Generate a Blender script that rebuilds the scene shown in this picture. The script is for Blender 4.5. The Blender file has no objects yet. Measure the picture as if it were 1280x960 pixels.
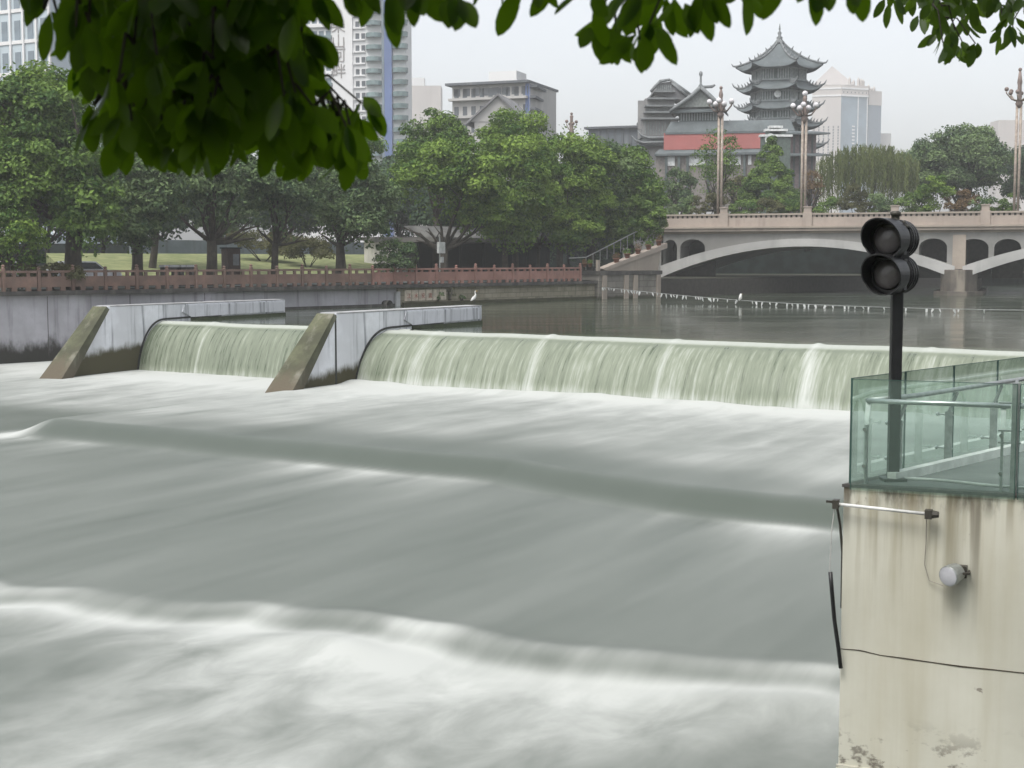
import bpy, math, random
import numpy as np
from mathutils import Vector, Matrix

sc = bpy.context.scene
COL = sc.collection
rnd = random.Random(7)
nr = np.random.default_rng(11)

# ------------------------------------------------------------------ camera model
F = 1778.0; EYE = 5.2; PITCH = math.atan(155 / F)
def ray(px, py):
    a = (px - 640) / F; b = (480 - py) / F
    return Vector((a, math.cos(PITCH) + b * math.sin(PITCH), -math.sin(PITCH) + b * math.cos(PITCH)))
def G(px, py, z):
    d = ray(px, py); t = (z - EYE) / d.z
    return Vector((d.x * t, d.y * t, z))
def D(px, py, Y):
    d = ray(px, py); t = Y / d.y
    return Vector((d.x * t, Y, EYE + d.z * t))
def on_plane(px, py, p0, hd):
    d = ray(px, py); n = (-hd.y, hd.x)
    t = (p0.x * n[0] + p0.y * n[1]) / (d.x * n[0] + d.y * n[1])
    return Vector((d.x * t, d.y * t, EYE + d.z * t))

# ------------------------------------------------------------------ node helpers
def lin(h):
    h = h.lstrip('#'); o = []
    for i in (0, 2, 4):
        c = int(h[i:i + 2], 16) / 255
        o.append(c / 12.92 if c <= 0.04045 else ((c + 0.055) / 1.055) ** 2.4)
    return tuple(o)
def rgba(c): return (c[0], c[1], c[2], 1.0)

class NT:
    def __init__(s, name):
        s.m = bpy.data.materials.new(name); s.m.use_nodes = True
        s.t = s.m.node_tree; s.t.nodes.clear()
        s.out = s.n('ShaderNodeOutputMaterial')
    def n(s, typ, **kw):
        x = s.t.nodes.new(typ)
        for k, v in kw.items():
            if k.startswith('i_'): x.inputs[k[2:]].default_value = v
            else: setattr(x, k, v)
        return x
    def l(s, a, b): s.t.links.new(a, b)
    def coord(s, kind='Object', scale=(1, 1, 1), rot=(0, 0, 0)):
        tc = s.n('ShaderNodeTexCoord'); mp = s.n('ShaderNodeMapping')
        mp.inputs['Scale'].default_value = scale; mp.inputs['Rotation'].default_value = rot
        s.l(tc.outputs[kind], mp.inputs['Vector']); return mp.outputs['Vector']
    def noise(s, vec, scale=1.0, detail=4.0, rough=0.55, dist=0.0):
        x = s.n('ShaderNodeTexNoise'); x.inputs['Scale'].default_value = scale
        x.inputs['Detail'].default_value = detail; x.inputs['Roughness'].default_value = rough
        x.inputs['Distortion'].default_value = dist
        s.l(vec, x.inputs['Vector']); return x.outputs['Fac']
    def rng(s, v, a, b, c=0.0, d=1.0, smooth=True):
        x = s.n('ShaderNodeMapRange'); x.interpolation_type = 'SMOOTHSTEP' if smooth else 'LINEAR'
        for i, q in zip((1, 2, 3, 4), (a, b, c, d)): x.inputs[i].default_value = q
        s.l(v, x.inputs[0]); return x.outputs[0]
    def mul(s, a, b, op='MULTIPLY'):
        x = s.n('ShaderNodeMath'); x.operation = op
        for i, q in enumerate((a, b)):
            if hasattr(q, 'links') or hasattr(q, 'is_linked'): s.l(q, x.inputs[i])
            else: x.inputs[i].default_value = q
        return x.outputs[0]
    def mix(s, fac, a, b):
        x = s.n('ShaderNodeMix'); x.data_type = 'RGBA'
        if isinstance(fac, float): x.inputs[0].default_value = fac
        else: s.l(fac, x.inputs[0])
        for i, q in ((6, a), (7, b)):
            if isinstance(q, tuple): x.inputs[i].default_value = rgba(q)
            else: s.l(q, x.inputs[i])
        return x.outputs[2]
    def attr(s, name):
        x = s.n('ShaderNodeAttribute'); x.attribute_name = name; return x.outputs['Fac']
    def bsdf(s, col, rough=0.7, spec=0.3, metal=0.0, bump=None, bstr=0.3, bdist=0.05):
        b = s.n('ShaderNodeBsdfPrincipled')
        if isinstance(col, tuple): b.inputs['Base Color'].default_value = rgba(col)
        else: s.l(col, b.inputs['Base Color'])
        if isinstance(rough, float): b.inputs['Roughness'].default_value = rough
        else: s.l(rough, b.inputs['Roughness'])
        b.inputs['Specular IOR Level'].default_value = spec
        b.inputs['Metallic'].default_value = metal
        if bump is not None:
            bp = s.n('ShaderNodeBump'); bp.inputs['Strength'].default_value = bstr
            bp.inputs['Distance'].default_value = bdist
            s.l(bump, bp.inputs['Height']); s.l(bp.outputs[0], b.inputs['Normal'])
        return b
    def done(s, b):
        s.l(b.outputs[0], s.out.inputs['Surface']); return s.m

def plain(name, c, rough=0.6, spec=0.3, metal=0.0, var=0.18, scale=3.0, c2=None):
    n = NT(name); v = n.noise(n.coord(), scale, 5)
    d = c2 if c2 else tuple(x * (1 - var * 1.6) for x in c)
    col = n.mix(n.rng(v, 0.35, 0.65), d, c)
    return n.done(n.bsdf(col, rough, spec, metal, v, 0.15, 0.02))

def concrete(name, base, dark, stain, scale=0.6, streak=(2.2, 2.2, 0.18), amount=0.55, rough=0.85, low=None, slope=None):
    """painted concrete with blotches and rain streaks; low=(z0,z1,colour): a tide of moss at the water line"""
    n = NT(name); oc = n.coord()
    big = n.noise(oc, scale, 6); fine = n.noise(oc, scale * 9, 5)
    col = n.mix(n.rng(big, 0.35, 0.68), dark, base)
    col = n.mix(n.mul(n.rng(fine, 0.42, 0.7), 0.35), col, dark)
    st = n.noise(n.coord(scale=streak), 1.0, 5, 0.6)
    col = n.mix(n.mul(n.rng(st, 0.51, 0.72), amount), col, stain)
    if low:
        g = n.n('ShaderNodeNewGeometry'); sx = n.n('ShaderNodeSeparateXYZ'); n.l(g.outputs['Position'], sx.inputs[0])
        jag = n.noise(n.coord(scale=(1, 1, 0.5)), 0.9, 6, 0.65)
        z = n.mul(sx.outputs['Z'], n.mul(n.mul(jag, -0.5, 'ADD'), 3.0 * (low[1] - low[0])), 'ADD')
        if slope:
            dt = n.n('ShaderNodeVectorMath', operation='DOT_PRODUCT'); n.l(g.outputs['Position'], dt.inputs[0]); dt.inputs[1].default_value = (.5 * slope[0], .866 * slope[0], 0)
            z = n.mul(z, n.mul(n.mul(dt.outputs['Value'], -slope[0] * slope[1], 'ADD'), 0.75, 'MINIMUM'), 'SUBTRACT')
        col = n.mix(n.rng(z, low[1], low[0]), col, low[2])
    return n.done(n.bsdf(col, rough, 0.2, 0, fine, 0.35, 0.03))

# ------------------------------------------------------------------ mesh helpers
class MB:
    def __init__(s): s.v = []; s.f = []
    def add(s, vs, fs):
        o = len(s.v); s.v += [tuple(q) for q in vs]; s.f += [tuple(o + i for i in q) for q in fs]; return s
    def frame(s, c, ax, ay, az):
        """box centred at c with half axes"""
        c = Vector(c); vs = []
        for k in (-1, 1):
            for j in (-1, 1):
                for i in (-1, 1): vs.append(c + ax * i + ay * j + az * k)
        return s.add(vs, [(0, 2, 3, 1), (4, 5, 7, 6), (0, 1, 5, 4), (2, 6, 7, 3), (0, 4, 6, 2), (1, 3, 7, 5)])
    def box(s, lo, hi):
        c = [(a + b) / 2 for a, b in zip(lo, hi)]; h = [(b - a) / 2 for a, b in zip(lo, hi)]
        return s.frame(c, Vector((h[0], 0, 0)), Vector((0, h[1], 0)), Vector((0, 0, h[2])))
    def beam(s, a, b, w, h, up=Vector((0, 0, 1))):
        a = Vector(a); b = Vector(b); d = (b - a); x = d.normalized(); y = up.cross(x).normalized(); z = x.cross(y)
        return s.frame((a + b) / 2, d / 2, y * w / 2, z * h / 2)
    def prism(s, poly, z0, z1):
        n = len(poly)
        vs = [(p[0], p[1], z0) for p in poly] + [(p[0], p[1], z1) for p in poly]
        return s.add(vs, [tuple(range(n))[::-1], tuple(range(n, 2 * n))] + [(i, (i + 1) % n, n + (i + 1) % n, n + i) for i in range(n)])
    def extrude(s, poly3, vec):
        n = len(poly3); vec = Vector(vec)
        vs = [Vector(p) for p in poly3] + [Vector(p) + vec for p in poly3]
        return s.add(vs, [tuple(range(n))[::-1], tuple(range(n, 2 * n))] + [(i, (i + 1) % n, n + (i + 1) % n, n + i) for i in range(n)])
    def tube(s, pts, r, n=8, cap=True):
        pts = [Vector(p) for p in pts]
        if not isinstance(r, (list, tuple)): r = [r] * len(pts)
        rings = []; prev = None
        for i, p in enumerate(pts):
            d = (pts[min(i + 1, len(pts) - 1)] - pts[max(i - 1, 0)]).normalized()
            ref = Vector((0, 0, 1)) if abs(d.z) < 0.9 else Vector((1, 0, 0))
            if prev is not None: ref = prev
            x = (ref - d * ref.dot(d))
            x = x.normalized() if x.length > 1e-6 else d.orthogonal().normalized()
            y = d.cross(x); prev = x
            rings.append([p + (x * math.cos(2 * math.pi * k / n) + y * math.sin(2 * math.pi * k / n)) * r[i] for k in range(n)])
        o = len(s.v); s.v += [tuple(q) for rg in rings for q in rg]
        for i in range(len(rings) - 1):
            for k in range(n):
                s.f.append((o + i * n + k, o + i * n + (k + 1) % n, o + (i + 1) * n + (k + 1) % n, o + (i + 1) * n + k))
        if cap:
            s.f.append(tuple(o + k for k in range(n))[::-1]); s.f.append(tuple(o + (len(rings) - 1) * n + k for k in range(n)))
        return s
    def lathe(s, prof, c=(0, 0, 0), axis=Vector((0, 0, 1)), n=16):
        c = Vector(c); axis = Vector(axis).normalized()
        x = axis.orthogonal().normalized(); y = axis.cross(x); o = len(s.v)
        for r, z in prof:
            for k in range(n):
                a = 2 * math.pi * k / n
                s.v.append(tuple(c + axis * z + (x * math.cos(a) + y * math.sin(a)) * max(r, 1e-4)))
        for i in range(len(prof) - 1):
            for k in range(n):
                s.f.append((o + i * n + k, o + i * n + (k + 1) % n, o + (i + 1) * n + (k + 1) % n, o + (i + 1) * n + k))
        s.f.append(tuple(o + k for k in range(n))[::-1]); s.f.append(tuple(o + (len(prof) - 1) * n + k for k in range(n)))
        return s
    def ball(s, c, r, n=12, m=8, sq=(1, 1, 1)):
        o = len(s.v)
        for i in range(m + 1):
            th = math.pi * (0.02 + 0.96 * i / m)
            for k in range(n):
                a = 2 * math.pi * k / n
                s.v.append((c[0] + r * sq[0] * math.sin(th) * math.cos(a), c[1] + r * sq[1] * math.sin(th) * math.sin(a), c[2] + r * sq[2] * math.cos(th)))
        for i in range(m):
            for k in range(n):
                s.f.append((o + i * n + k, o + (i + 1) * n + k, o + (i + 1) * n + (k + 1) % n, o + i * n + (k + 1) % n))
        s.f.append(tuple(o + k for k in range(n))); s.f.append(tuple(o + m * n + k for k in range(n))[::-1])
        return s
    def build(s, name, mat, parent=None, smooth=False, bevel=0.0, local=False):
        me = bpy.data.meshes.new(name)
        if parent is not None and not local:
            q = root_loc(parent); s.v = [(a[0] - q.x, a[1] - q.y, a[2] - q.z) for a in s.v]
        me.from_pydata(s.v, [], s.f); me.materials.append(mat)
        return link(name, me, parent, smooth, bevel)

def root_loc(o):
    q = Vector((0, 0, 0))
    while o is not None: q += o.location; o = o.parent
    return q
def link(name, me, parent=None, smooth=False, bevel=0.0):
    if smooth: me.polygons.foreach_set('use_smooth', [True] * len(me.polygons))
    me.update()
    o = bpy.data.objects.new(name, me); COL.objects.link(o)
    if parent is not None: o.parent = parent
    if bevel:
        b = o.modifiers.new('bevel', 'BEVEL'); b.width = bevel; b.segments = 2; b.limit_method = 'ANGLE'
    return o
def tag(o, label, cat, group=None):
    o['label'] = label; o['category'] = cat
    if group: o['group'] = group
    return o
def struct(o): o['kind'] = 'structure'; return o
def thing(name, label, cat, loc=(0, 0, 0), group=None, rz=0.0):
    o = bpy.data.objects.new(name, None); COL.objects.link(o); o.location = loc; o.rotation_euler = (0, 0, rz)
    o.empty_display_size = 0.3
    return tag(o, label, cat, group)
def dup(root, loc, label=None, rz=None, scale=None):
    r = root.copy(); COL.objects.link(r); r.location = loc
    if label: r['label'] = label
    if rz is not None: r.rotation_euler = (0, 0, rz)
    if scale: r.scale = (scale,) * 3
    for ch in list(root.children):
        c = ch.copy(); COL.objects.link(c); c.parent = r
        for g in ch.children:
            d = g.copy(); COL.objects.link(d); d.parent = c
    return r
def np_mesh(name, V, Fq, mat, parent=None, smooth=False, attrs=None, uv=None):
    """V (n,3) world, Fq (m,k) faces"""
    me = bpy.data.meshes.new(name); V = np.asarray(V, dtype=np.float32).copy(); Fq = np.asarray(Fq, dtype=np.int32)
    if parent is not None: V -= np.array(root_loc(parent), dtype=np.float32)
    me.vertices.add(len(V)); me.vertices.foreach_set('co', V.ravel())
    k = Fq.shape[1]; me.loops.add(Fq.size); me.loops.foreach_set('vertex_index', Fq.ravel())
    me.polygons.add(len(Fq)); me.polygons.foreach_set('loop_start', np.arange(0, Fq.size, k, dtype=np.int32))
    me.polygons.foreach_set('use_smooth', np.full(len(Fq), smooth))
    if uv is not None:
        u = me.uv_layers.new(name='flow'); u.data.foreach_set('uv', np.asarray(uv, dtype=np.float32)[Fq.ravel()].ravel())
    for an, av in (attrs or {}).items():
        a = me.attributes.new(an, 'FLOAT', 'POINT'); a.data.foreach_set('value', np.asarray(av, dtype=np.float32))
    me.materials.append(mat); me.update(calc_edges=True); me.validate()
    o = bpy.data.objects.new(name, me); COL.objects.link(o)
    if parent is not None: o.parent = parent
    return o
def unit(a): return a / np.maximum(np.linalg.norm(a, axis=1, keepdims=True), 1e-9)

# ------------------------------------------------------------------ world, sun, camera, render
SUN_EL, SUN_AZ = math.radians(60), math.radians(218)
w = bpy.data.worlds.new('World'); sc.world = w; w.use_nodes = True
wt = w.node_tree; wt.nodes.clear()
sky = wt.nodes.new('ShaderNodeTexSky'); sky.sky_type = 'NISHITA'; sky.sun_disc = False
sky.sun_elevation = SUN_EL; sky.sun_rotation = SUN_AZ; sky.air_density = 1.0; sky.dust_density = 4.0; sky.ozone_density = 1.0
hs = wt.nodes.new('ShaderNodeHueSaturation'); hs.inputs['Saturation'].default_value = 0.26
bg = wt.nodes.new('ShaderNodeBackground'); bg.inputs['Strength'].default_value = 0.15
wo = wt.nodes.new('ShaderNodeOutputWorld')
wt.links.new(sky.outputs[0], hs.inputs['Color']); wt.links.new(hs.outputs[0], bg.inputs['Color']); wt.links.new(bg.outputs[0], wo.inputs['Surface'])
sl = bpy.data.lights.new('sun', 'SUN'); sl.energy = 1.0; sl.angle = math.radians(20); sl.color = (1, 0.97, 0.92)
so = bpy.data.objects.new('sun', sl); COL.objects.link(so)
sdir = Vector((math.sin(SUN_AZ) * math.cos(SUN_EL), math.cos(SUN_AZ) * math.cos(SUN_EL), math.sin(SUN_EL)))
so.rotation_euler = sdir.to_track_quat('Z', 'Y').to_euler(); so.location = (0, 0, 60)

cd_ = bpy.data.cameras.new('camera'); cam = bpy.data.objects.new('camera', cd_); COL.objects.link(cam)
cd_.sensor_width = 36; cd_.lens = 36 * F / 1280; cd_.clip_end = 6000; cd_.clip_start = 0.05
cam.location = (0, 0, EYE); cam.rotation_euler = (math.pi / 2 - PITCH, 0, 0)
cd_.dof.use_dof = True; cd_.dof.focus_distance = 45; cd_.dof.aperture_fstop = 7.0
sc.camera = cam
sc.view_settings.view_transform = 'Standard'; sc.view_settings.look = 'None'
sc.view_settings.exposure = 0.80; sc.view_settings.gamma = 1.0; sc.view_settings.use_curve_mapping = False
sc.render.engine = 'CYCLES'
cy = sc.cycles; cy.use_denoising = True; cy.max_bounces = 8; cy.diffuse_bounces = 3; cy.glossy_bounces = 3
cy.transmission_bounces = 6; cy.transparent_max_bounces = 16; cy.volume_bounces = 4; cy.caustics_reflective = False; cy.caustics_refractive = False
cy.use_adaptive_sampling = True; cy.adaptive_threshold = 0.01

# ------------------------------------------------------------------ site frame
U = Vector((0.5, 0.866, 0)); C = Vector((0.866, -0.5, 0))          # upstream, across to the right
B = Vector((0.646, 0.763, 0)); NL = Vector((-0.763, 0.646, 0))     # along the left bank, away from the river
W0 = Vector((-26.7, 74.1, 0))
POOL = 2.1; TOPZ = 3.62
def bank(px, sb=0.0):
    """point on the left bank seen at picture column px, sb metres behind the wall"""
    k = (px - 640) / F
    Y = (89.4 + 1.31 * sb) / (0.846 - k)
    return Vector((k * Y, Y, 0))

# ================================================================== MATERIALS
M = {}
M['lav'] = concrete('grey_painted_concrete', (0.43, 0.425, 0.455), (0.32, 0.315, 0.335), (0.10, 0.10, 0.10), 0.35, (1.6, 1.6, 0.12), 0.6, low=(0.3, 1.2, (0.035, 0.034, 0.03)))
M['pierside'] = concrete('white_painted_concrete', (0.72, 0.735, 0.775), (0.56, 0.57, 0.60), (0.17, 0.18, 0.2), 0.5, (3.2, 3.2, 0.16), 0.9, low=(0.15, 0.62, (0.06, 0.055, 0.028)), slope=(0.15, 46.0))
M['nose'] = concrete('olive_weathered_concrete', (0.115, 0.12, 0.072), (0.06, 0.062, 0.04), (0.25, 0.24, 0.20), 0.9, (1.5, 1.5, 0.4), 0.6, low=(0.1, 0.9, (0.10, 0.085, 0.06)))
M['cap'] = concrete('pale_cap_concrete', (0.42, 0.43, 0.44), (0.3, 0.3, 0.3), (0.15, 0.15, 0.14), 1.5)
M['rubber'] = plain('black_rubber', (0.02, 0.022, 0.02), 0.5)
M['dark_coping'] = concrete('dark_damp_coping', (0.09, 0.085, 0.08), (0.05, 0.048, 0.045), (0.18, 0.17, 0.15), 1.2)  # dark blotchy tone for copings, footings and trim
M['stone_tan'] = None
def stonework(name, c1, c2, mortar, bw=0.9, bh=0.35, low=None):
    n = NT(name); g0 = n.n('ShaderNodeNewGeometry'); dt = n.n('ShaderNodeVectorMath', operation='DOT_PRODUCT'); n.l(g0.outputs['Position'], dt.inputs[0]); dt.inputs[1].default_value = (B.x, B.y, 0)
    s0 = n.n('ShaderNodeSeparateXYZ'); n.l(g0.outputs['Position'], s0.inputs[0]); cb = n.n('ShaderNodeCombineXYZ'); n.l(dt.outputs['Value'], cb.inputs[0]); n.l(s0.outputs['Z'], cb.inputs[1]); tc = cb.outputs[0]
    br = n.n('ShaderNodeTexBrick'); br.inputs['Scale'].default_value = 1.0
    br.inputs['Brick Width'].default_value = bw; br.inputs['Row Height'].default_value = bh; br.inputs['Mortar Size'].default_value = 0.018
    br.inputs['Color1'].default_value = rgba(c1); br.inputs['Color2'].default_value = rgba(c2); br.inputs['Mortar'].default_value = rgba(mortar)
    n.l(tc, br.inputs['Vector'])
    ns = n.noise(n.coord(), 0.7, 7, 0.65); st = n.noise(n.coord(scale=(1.4, 1.4, 0.15)), 1, 5)
    col = n.mix(n.mul(n.rng(ns, 0.4, 0.7), 0.6), br.outputs[0], mortar)
    col = n.mix(n.mul(n.rng(st, 0.55, 0.75), 0.6), col, (0.07, 0.065, 0.05))
    if low:
        g = n.n('ShaderNodeNewGeometry'); sx = n.n('ShaderNodeSeparateXYZ'); n.l(g.outputs['Position'], sx.inputs[0])
        z = n.mul(sx.outputs['Z'], n.mul(n.mul(ns, -0.5, 'ADD'), 0.8), 'ADD')
        col = n.mix(n.rng(z, low[1], low[0]), col, low[2])
    return n.done(n.bsdf(col, 0.85, 0.2, 0, n.mul(br.outputs['Fac'], -1.0), 0.4, 0.04))
M['stone_tan'] = stonework('tan_stone_blocks', (0.33, 0.30, 0.23), (0.25, 0.23, 0.17), (0.15, 0.14, 0.10), low=(2.15, 2.45, (0.05, 0.05, 0.03)))
M['stone_grey'] = stonework('grey_stone_blocks', (0.24, 0.225, 0.20), (0.17, 0.16, 0.145), (0.09, 0.085, 0.07), 1.1, 0.5, low=(2.15, 2.5, (0.05, 0.05, 0.035)))
M['red_stone'] = concrete('red_sandstone', (0.33, 0.185, 0.155), (0.25, 0.14, 0.115), (0.14, 0.10, 0.085), 0.8, (1.6, 1.6, 0.4), 0.5)
M['red_stone_worn'] = concrete('worn_red_stone', (0.24, 0.155, 0.125), (0.16, 0.11, 0.09), (0.13, 0.11, 0.09), 0.8, (1.6, 1.6, 0.4), 0.5)
M['bridge_stone'] = concrete('pinkish_bridge_stone', (0.385, 0.325, 0.28), (0.31, 0.265, 0.23), (0.2, 0.165, 0.14), 0.3, (0.9, 0.9, 0.12), 0.5)
M['bridge_cap'] = concrete('bridge_cap_stone', (0.36, 0.31, 0.26), (0.28, 0.245, 0.21), (0.2, 0.165, 0.14), 0.3, (0.9, 0.9, 0.2), 0.5)
M['bridge_grey'] = concrete('grey_bridge_concrete', (0.25, 0.247, 0.235), (0.19, 0.188, 0.178), (0.15, 0.15, 0.14), 0.25, (0.8, 0.8, 0.1), 0.5)
M['bridge_white'] = concrete('pale_arch_concrete', (0.42, 0.418, 0.405), (0.33, 0.328, 0.318), (0.24, 0.24, 0.23), 0.25, (0.8, 0.8, 0.1), 0.4)
M['bridge_pier'] = concrete('stained_pier_stone', (0.17, 0.15, 0.125), (0.10, 0.09, 0.08), (0.3, 0.27, 0.22), 0.5, (1, 1, 0.2), 0.6)
M['bridge_dark'] = plain('shadowy_recess', (0.05, 0.045, 0.04), 0.9)  # near-black colour standing in for shade in and under the bridge
M['overgrown'] = plain('overgrown_bank', (0.014, 0.022, 0.02), .95, .05, 0, .4, .8)  # near-black bank colour painted in for the shade beyond the arch
M['asphalt'] = plain('asphalt', (0.06, 0.06, 0.062), 0.9)
M['paving'] = concrete('grey_paving', (0.16, 0.17, 0.165), (0.11, 0.12, 0.115), (0.07, 0.075, 0.07), 1.2, (1, 1, 1), 0.5)
M['white_paint'] = plain('white_paint', (0.7, 0.7, 0.68), 0.5)
M['black_metal'] = plain('black_painted_metal', (0.012, 0.012, 0.013), 0.42, 0.45, 0, 0.3, 9)
M['dark_metal'] = plain('dark_bare_metal', (0.06, 0.055, 0.045), 0.5, 0.5, 0.3)
M['steel'] = plain('brushed_steel', (0.55, 0.57, 0.56), 0.32, 0.5, 0.9, 0.1, 12)
M['steel_dull'] = plain('dull_steel', (0.40, 0.42, 0.41), 0.42, 0.5, 0.7, 0.15, 12)
M['grass'] = plain('lawn_grass', (0.23, 0.245, 0.125), 0.95, 0.1, 0, 0.3, 1.2, (0.15, 0.175, 0.08))
M['ground'] = plain('park_earth', (0.07, 0.072, 0.05), 0.95, 0.1, 0, 0.2, 0.4)
M['bark'] = concrete('bark', (0.07, 0.06, 0.047), (0.04, 0.035, 0.03), (0.09, 0.08, 0.065), 3.0, (5, 5, 0.8), 0.6)

def leafmat(name, dark, light, trans=0.13, rough=0.7, spec=0.12, tb=1.3):
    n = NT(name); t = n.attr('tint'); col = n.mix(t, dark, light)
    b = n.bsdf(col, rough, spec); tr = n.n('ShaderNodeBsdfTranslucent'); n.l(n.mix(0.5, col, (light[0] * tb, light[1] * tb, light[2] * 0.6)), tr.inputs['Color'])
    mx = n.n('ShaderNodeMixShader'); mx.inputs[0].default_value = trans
    n.l(b.outputs[0], mx.inputs[1]); n.l(tr.outputs[0], mx.inputs[2]); n.l(mx.outputs[0], n.out.inputs['Surface']); return n.m
L = {
 'bright': leafmat('yellow_green_leaf', (0.04, 0.09, 0.022), (0.21, 0.31, 0.06)),
 'mid': leafmat('mid_green_leaf', (0.04, 0.085, 0.026), (0.17, 0.26, 0.06)),
 'dull': leafmat('dull_green_leaf', (0.042, 0.078, 0.04), (0.17, 0.24, 0.10)),
 'dark': leafmat('dark_green_leaf', (0.026, 0.05, 0.034), (0.09, 0.14, 0.08)),
 'willow': leafmat('willow_leaf', (0.055, 0.075, 0.028), (0.15, 0.18, 0.065)),
 'olive': leafmat('olive_leaf', (0.06, 0.065, 0.03), (0.14, 0.14, 0.065)),
 'brown': leafmat('reddish_leaf', (0.09, 0.06, 0.035), (0.19, 0.13, 0.07)),
 'cam': leafmat('glossy_tree_leaf', (0.015, 0.032, 0.006), (0.06, 0.11, 0.012), 0.6, 0.42, 0.3, 5.0),
 'cam2': leafmat('small_glossy_leaf', (0.016, 0.034, 0.009), (0.055, 0.095, 0.022), 0.5, 0.45, 0.3, 3.5),
}

# ------------------------------------------------------------------ foliage
def leaf_cards(P, N, size, rng, aspect=0.55):
    n = len(P); N = unit(N); R = unit(rng.normal(size=(n, 3)))
    T = unit(np.cross(N, R)); S = np.cross(N, T)
    sz = (size * rng.uniform(0.65, 1.35, n))[:, None]
    b = P - T * sz * 0.5; tip = P + T * sz * 0.5 - N * sz * 0.12
    l = P + S * sz * aspect * 0.5 + N * sz * 0.05; r = P - S * sz * aspect * 0.5 + N * sz * 0.05
    V = np.stack([b, l, tip, r], 1).reshape(-1, 3)
    return V, np.arange(4 * n).reshape(n, 4)
def clump_leaves(cen, rad, per, rng, flat=0.75, up=0.45, under=-0.45):
    per = per * 3.8
    """leaves on the upper shell of each clump"""
    P = []; N = []; T = []
    for c, r in zip(cen, rad):
        k = max(6, int(per * (r ** 2)))
        d = unit(rng.normal(size=(k * 2, 3))); d = d[d[:, 2] > under][:k]
        rr = r * rng.uniform(0.55, 1.08, len(d))[:, None]
        P.append(c + d * rr * np.array([1, 1, flat])); N.append(d * 0.7 + np.array([0, 0, up]) + rng.normal(size=d.shape) * 0.45)
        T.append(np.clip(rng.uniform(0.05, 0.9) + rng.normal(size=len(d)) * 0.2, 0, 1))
    return np.concatenate(P), np.concatenate(N), np.concatenate(T)
def ellipsoid_clumps(c, R, n, rng, rel=0.26, inner=0.45, low=-0.75):
    d = unit(rng.normal(size=(n * 3, 3))); d = d[d[:, 2] > low][:n]
    s = rng.uniform(inner ** 2, 1, len(d)) ** 0.5
    m = (R[0] * R[1] * R[2]) ** (1 / 3)
    rad = m * rel * rng.uniform(0.65, 1.35, len(d))
    return np.array(c) + d * np.array(R) * (s * 0.84)[:, None], rad
def limbs(mb, base, fork, tips, r0, rng, up=0.35):
    base = Vector(base); fork = Vector(fork)
    lean = Vector((rng.uniform(-.15, .15), rng.uniform(-.15, .15), 0))
    mid = base.lerp(fork, 0.5) + lean * 0.6
    mb.tube([base - Vector((0, 0, 0.3)), base + Vector((0, 0, 0.25)), mid, fork + Vector((0, 0, 0.1))], [r0 * 1.45, r0 * 1.1, r0 * 0.92, r0 * 0.85], 9)
    for t in tips:
        t = Vector(t); d = t - fork; ln = d.length
        p1 = fork + d * 0.35 + Vector((0, 0, -up * 0.10 * ln)); p2 = fork + d * 0.7 + Vector((rng.uniform(-.08, .08) * ln, rng.uniform(-.08, .08) * ln, 0))
        q = r0 * rng.uniform(0.38, 0.6)
        mb.tube([fork - d * 0.06, p1, p2, t], [q, q * 0.75, q * 0.5, q * 0.2], 6)
        for _ in range(2):
            e = p2 + Vector((rng.uniform(-1, 1), rng.uniform(-1, 1), rng.uniform(0.1, .9))) * ln * 0.3
            mb.tube([p1.lerp(p2, rng.uniform(.2, .9)), e], [q * 0.42, q * 0.12], 5)

def tree(label, base, crown, mat, n=40, per=90, size=0.26, r0=0.28, fork=None, seed=1, rel=0.26, extra=None, name='broadleaf_tree', group=None, cat='tree', nl=8, lowtip=False, cull=None, flat=0.75, low=-0.75):
    """crown: list of (centre, radii)"""
    rng = np.random.default_rng(seed); base = Vector(base)
    root = thing(name, label, cat, base, group)
    cs = []; rs = []
    for c, R in crown:
        a, b = ellipsoid_clumps(c, R, n, rng, rel, low=low); cs.append(a); rs.append(b)
    cs = np.concatenate(cs); rs = np.concatenate(rs)
    P, N, T = clump_leaves(cs, rs, per, rng, flat)
    ins = []
    for c, R in crown:
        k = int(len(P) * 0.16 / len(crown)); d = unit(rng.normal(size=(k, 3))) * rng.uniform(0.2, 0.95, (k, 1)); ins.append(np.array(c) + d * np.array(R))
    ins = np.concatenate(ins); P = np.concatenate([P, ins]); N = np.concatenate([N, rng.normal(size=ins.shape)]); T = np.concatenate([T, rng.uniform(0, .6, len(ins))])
    V, Fq = leaf_cards(P, N, size, rng)
    mb = MB(); fk = Vector(fork) if fork else base.lerp(Vector(crown[0][0]), 0.45)
    idx = rng.choice(len(cs), min(nl, len(cs)), replace=False)
    tips = [Vector(cs[i]) for i in idx]
    if extra: tips += [Vector(e) for e in extra]
    limbs(mb, base, fk, tips, r0, rng)
    mb.build('trunk', M['bark'], root, True)
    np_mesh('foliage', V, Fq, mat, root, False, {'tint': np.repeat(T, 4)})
    return root
def shrub(label, c, R, mat, n=14, per=160, size=0.16, seed=1, name='shrub', group=None, rel=0.36):
    rng = np.random.default_rng(seed); base = Vector((c[0], c[1], c[2] - R[2]))
    root = thing(name, label, 'shrub', base, group)
    cs, rs = ellipsoid_clumps(c, R, n, rng, rel)
    P, N, T = clump_leaves(cs, rs, per, rng)
    V, Fq = leaf_cards(P, N, size, rng)
    mb = MB()
    for i in range(4):
        t = Vector(cs[i % len(cs)]); mb.tube([base + Vector((rng.uniform(-.1, .1), rng.uniform(-.1, .1), -.1)), base.lerp(t, .5), t], [.05, .035, .015], 5)
    mb.build('stem', M['bark'], root); np_mesh('foliage', V, Fq, mat, root, False, {'tint': np.repeat(T, 4)})
    return root

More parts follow.
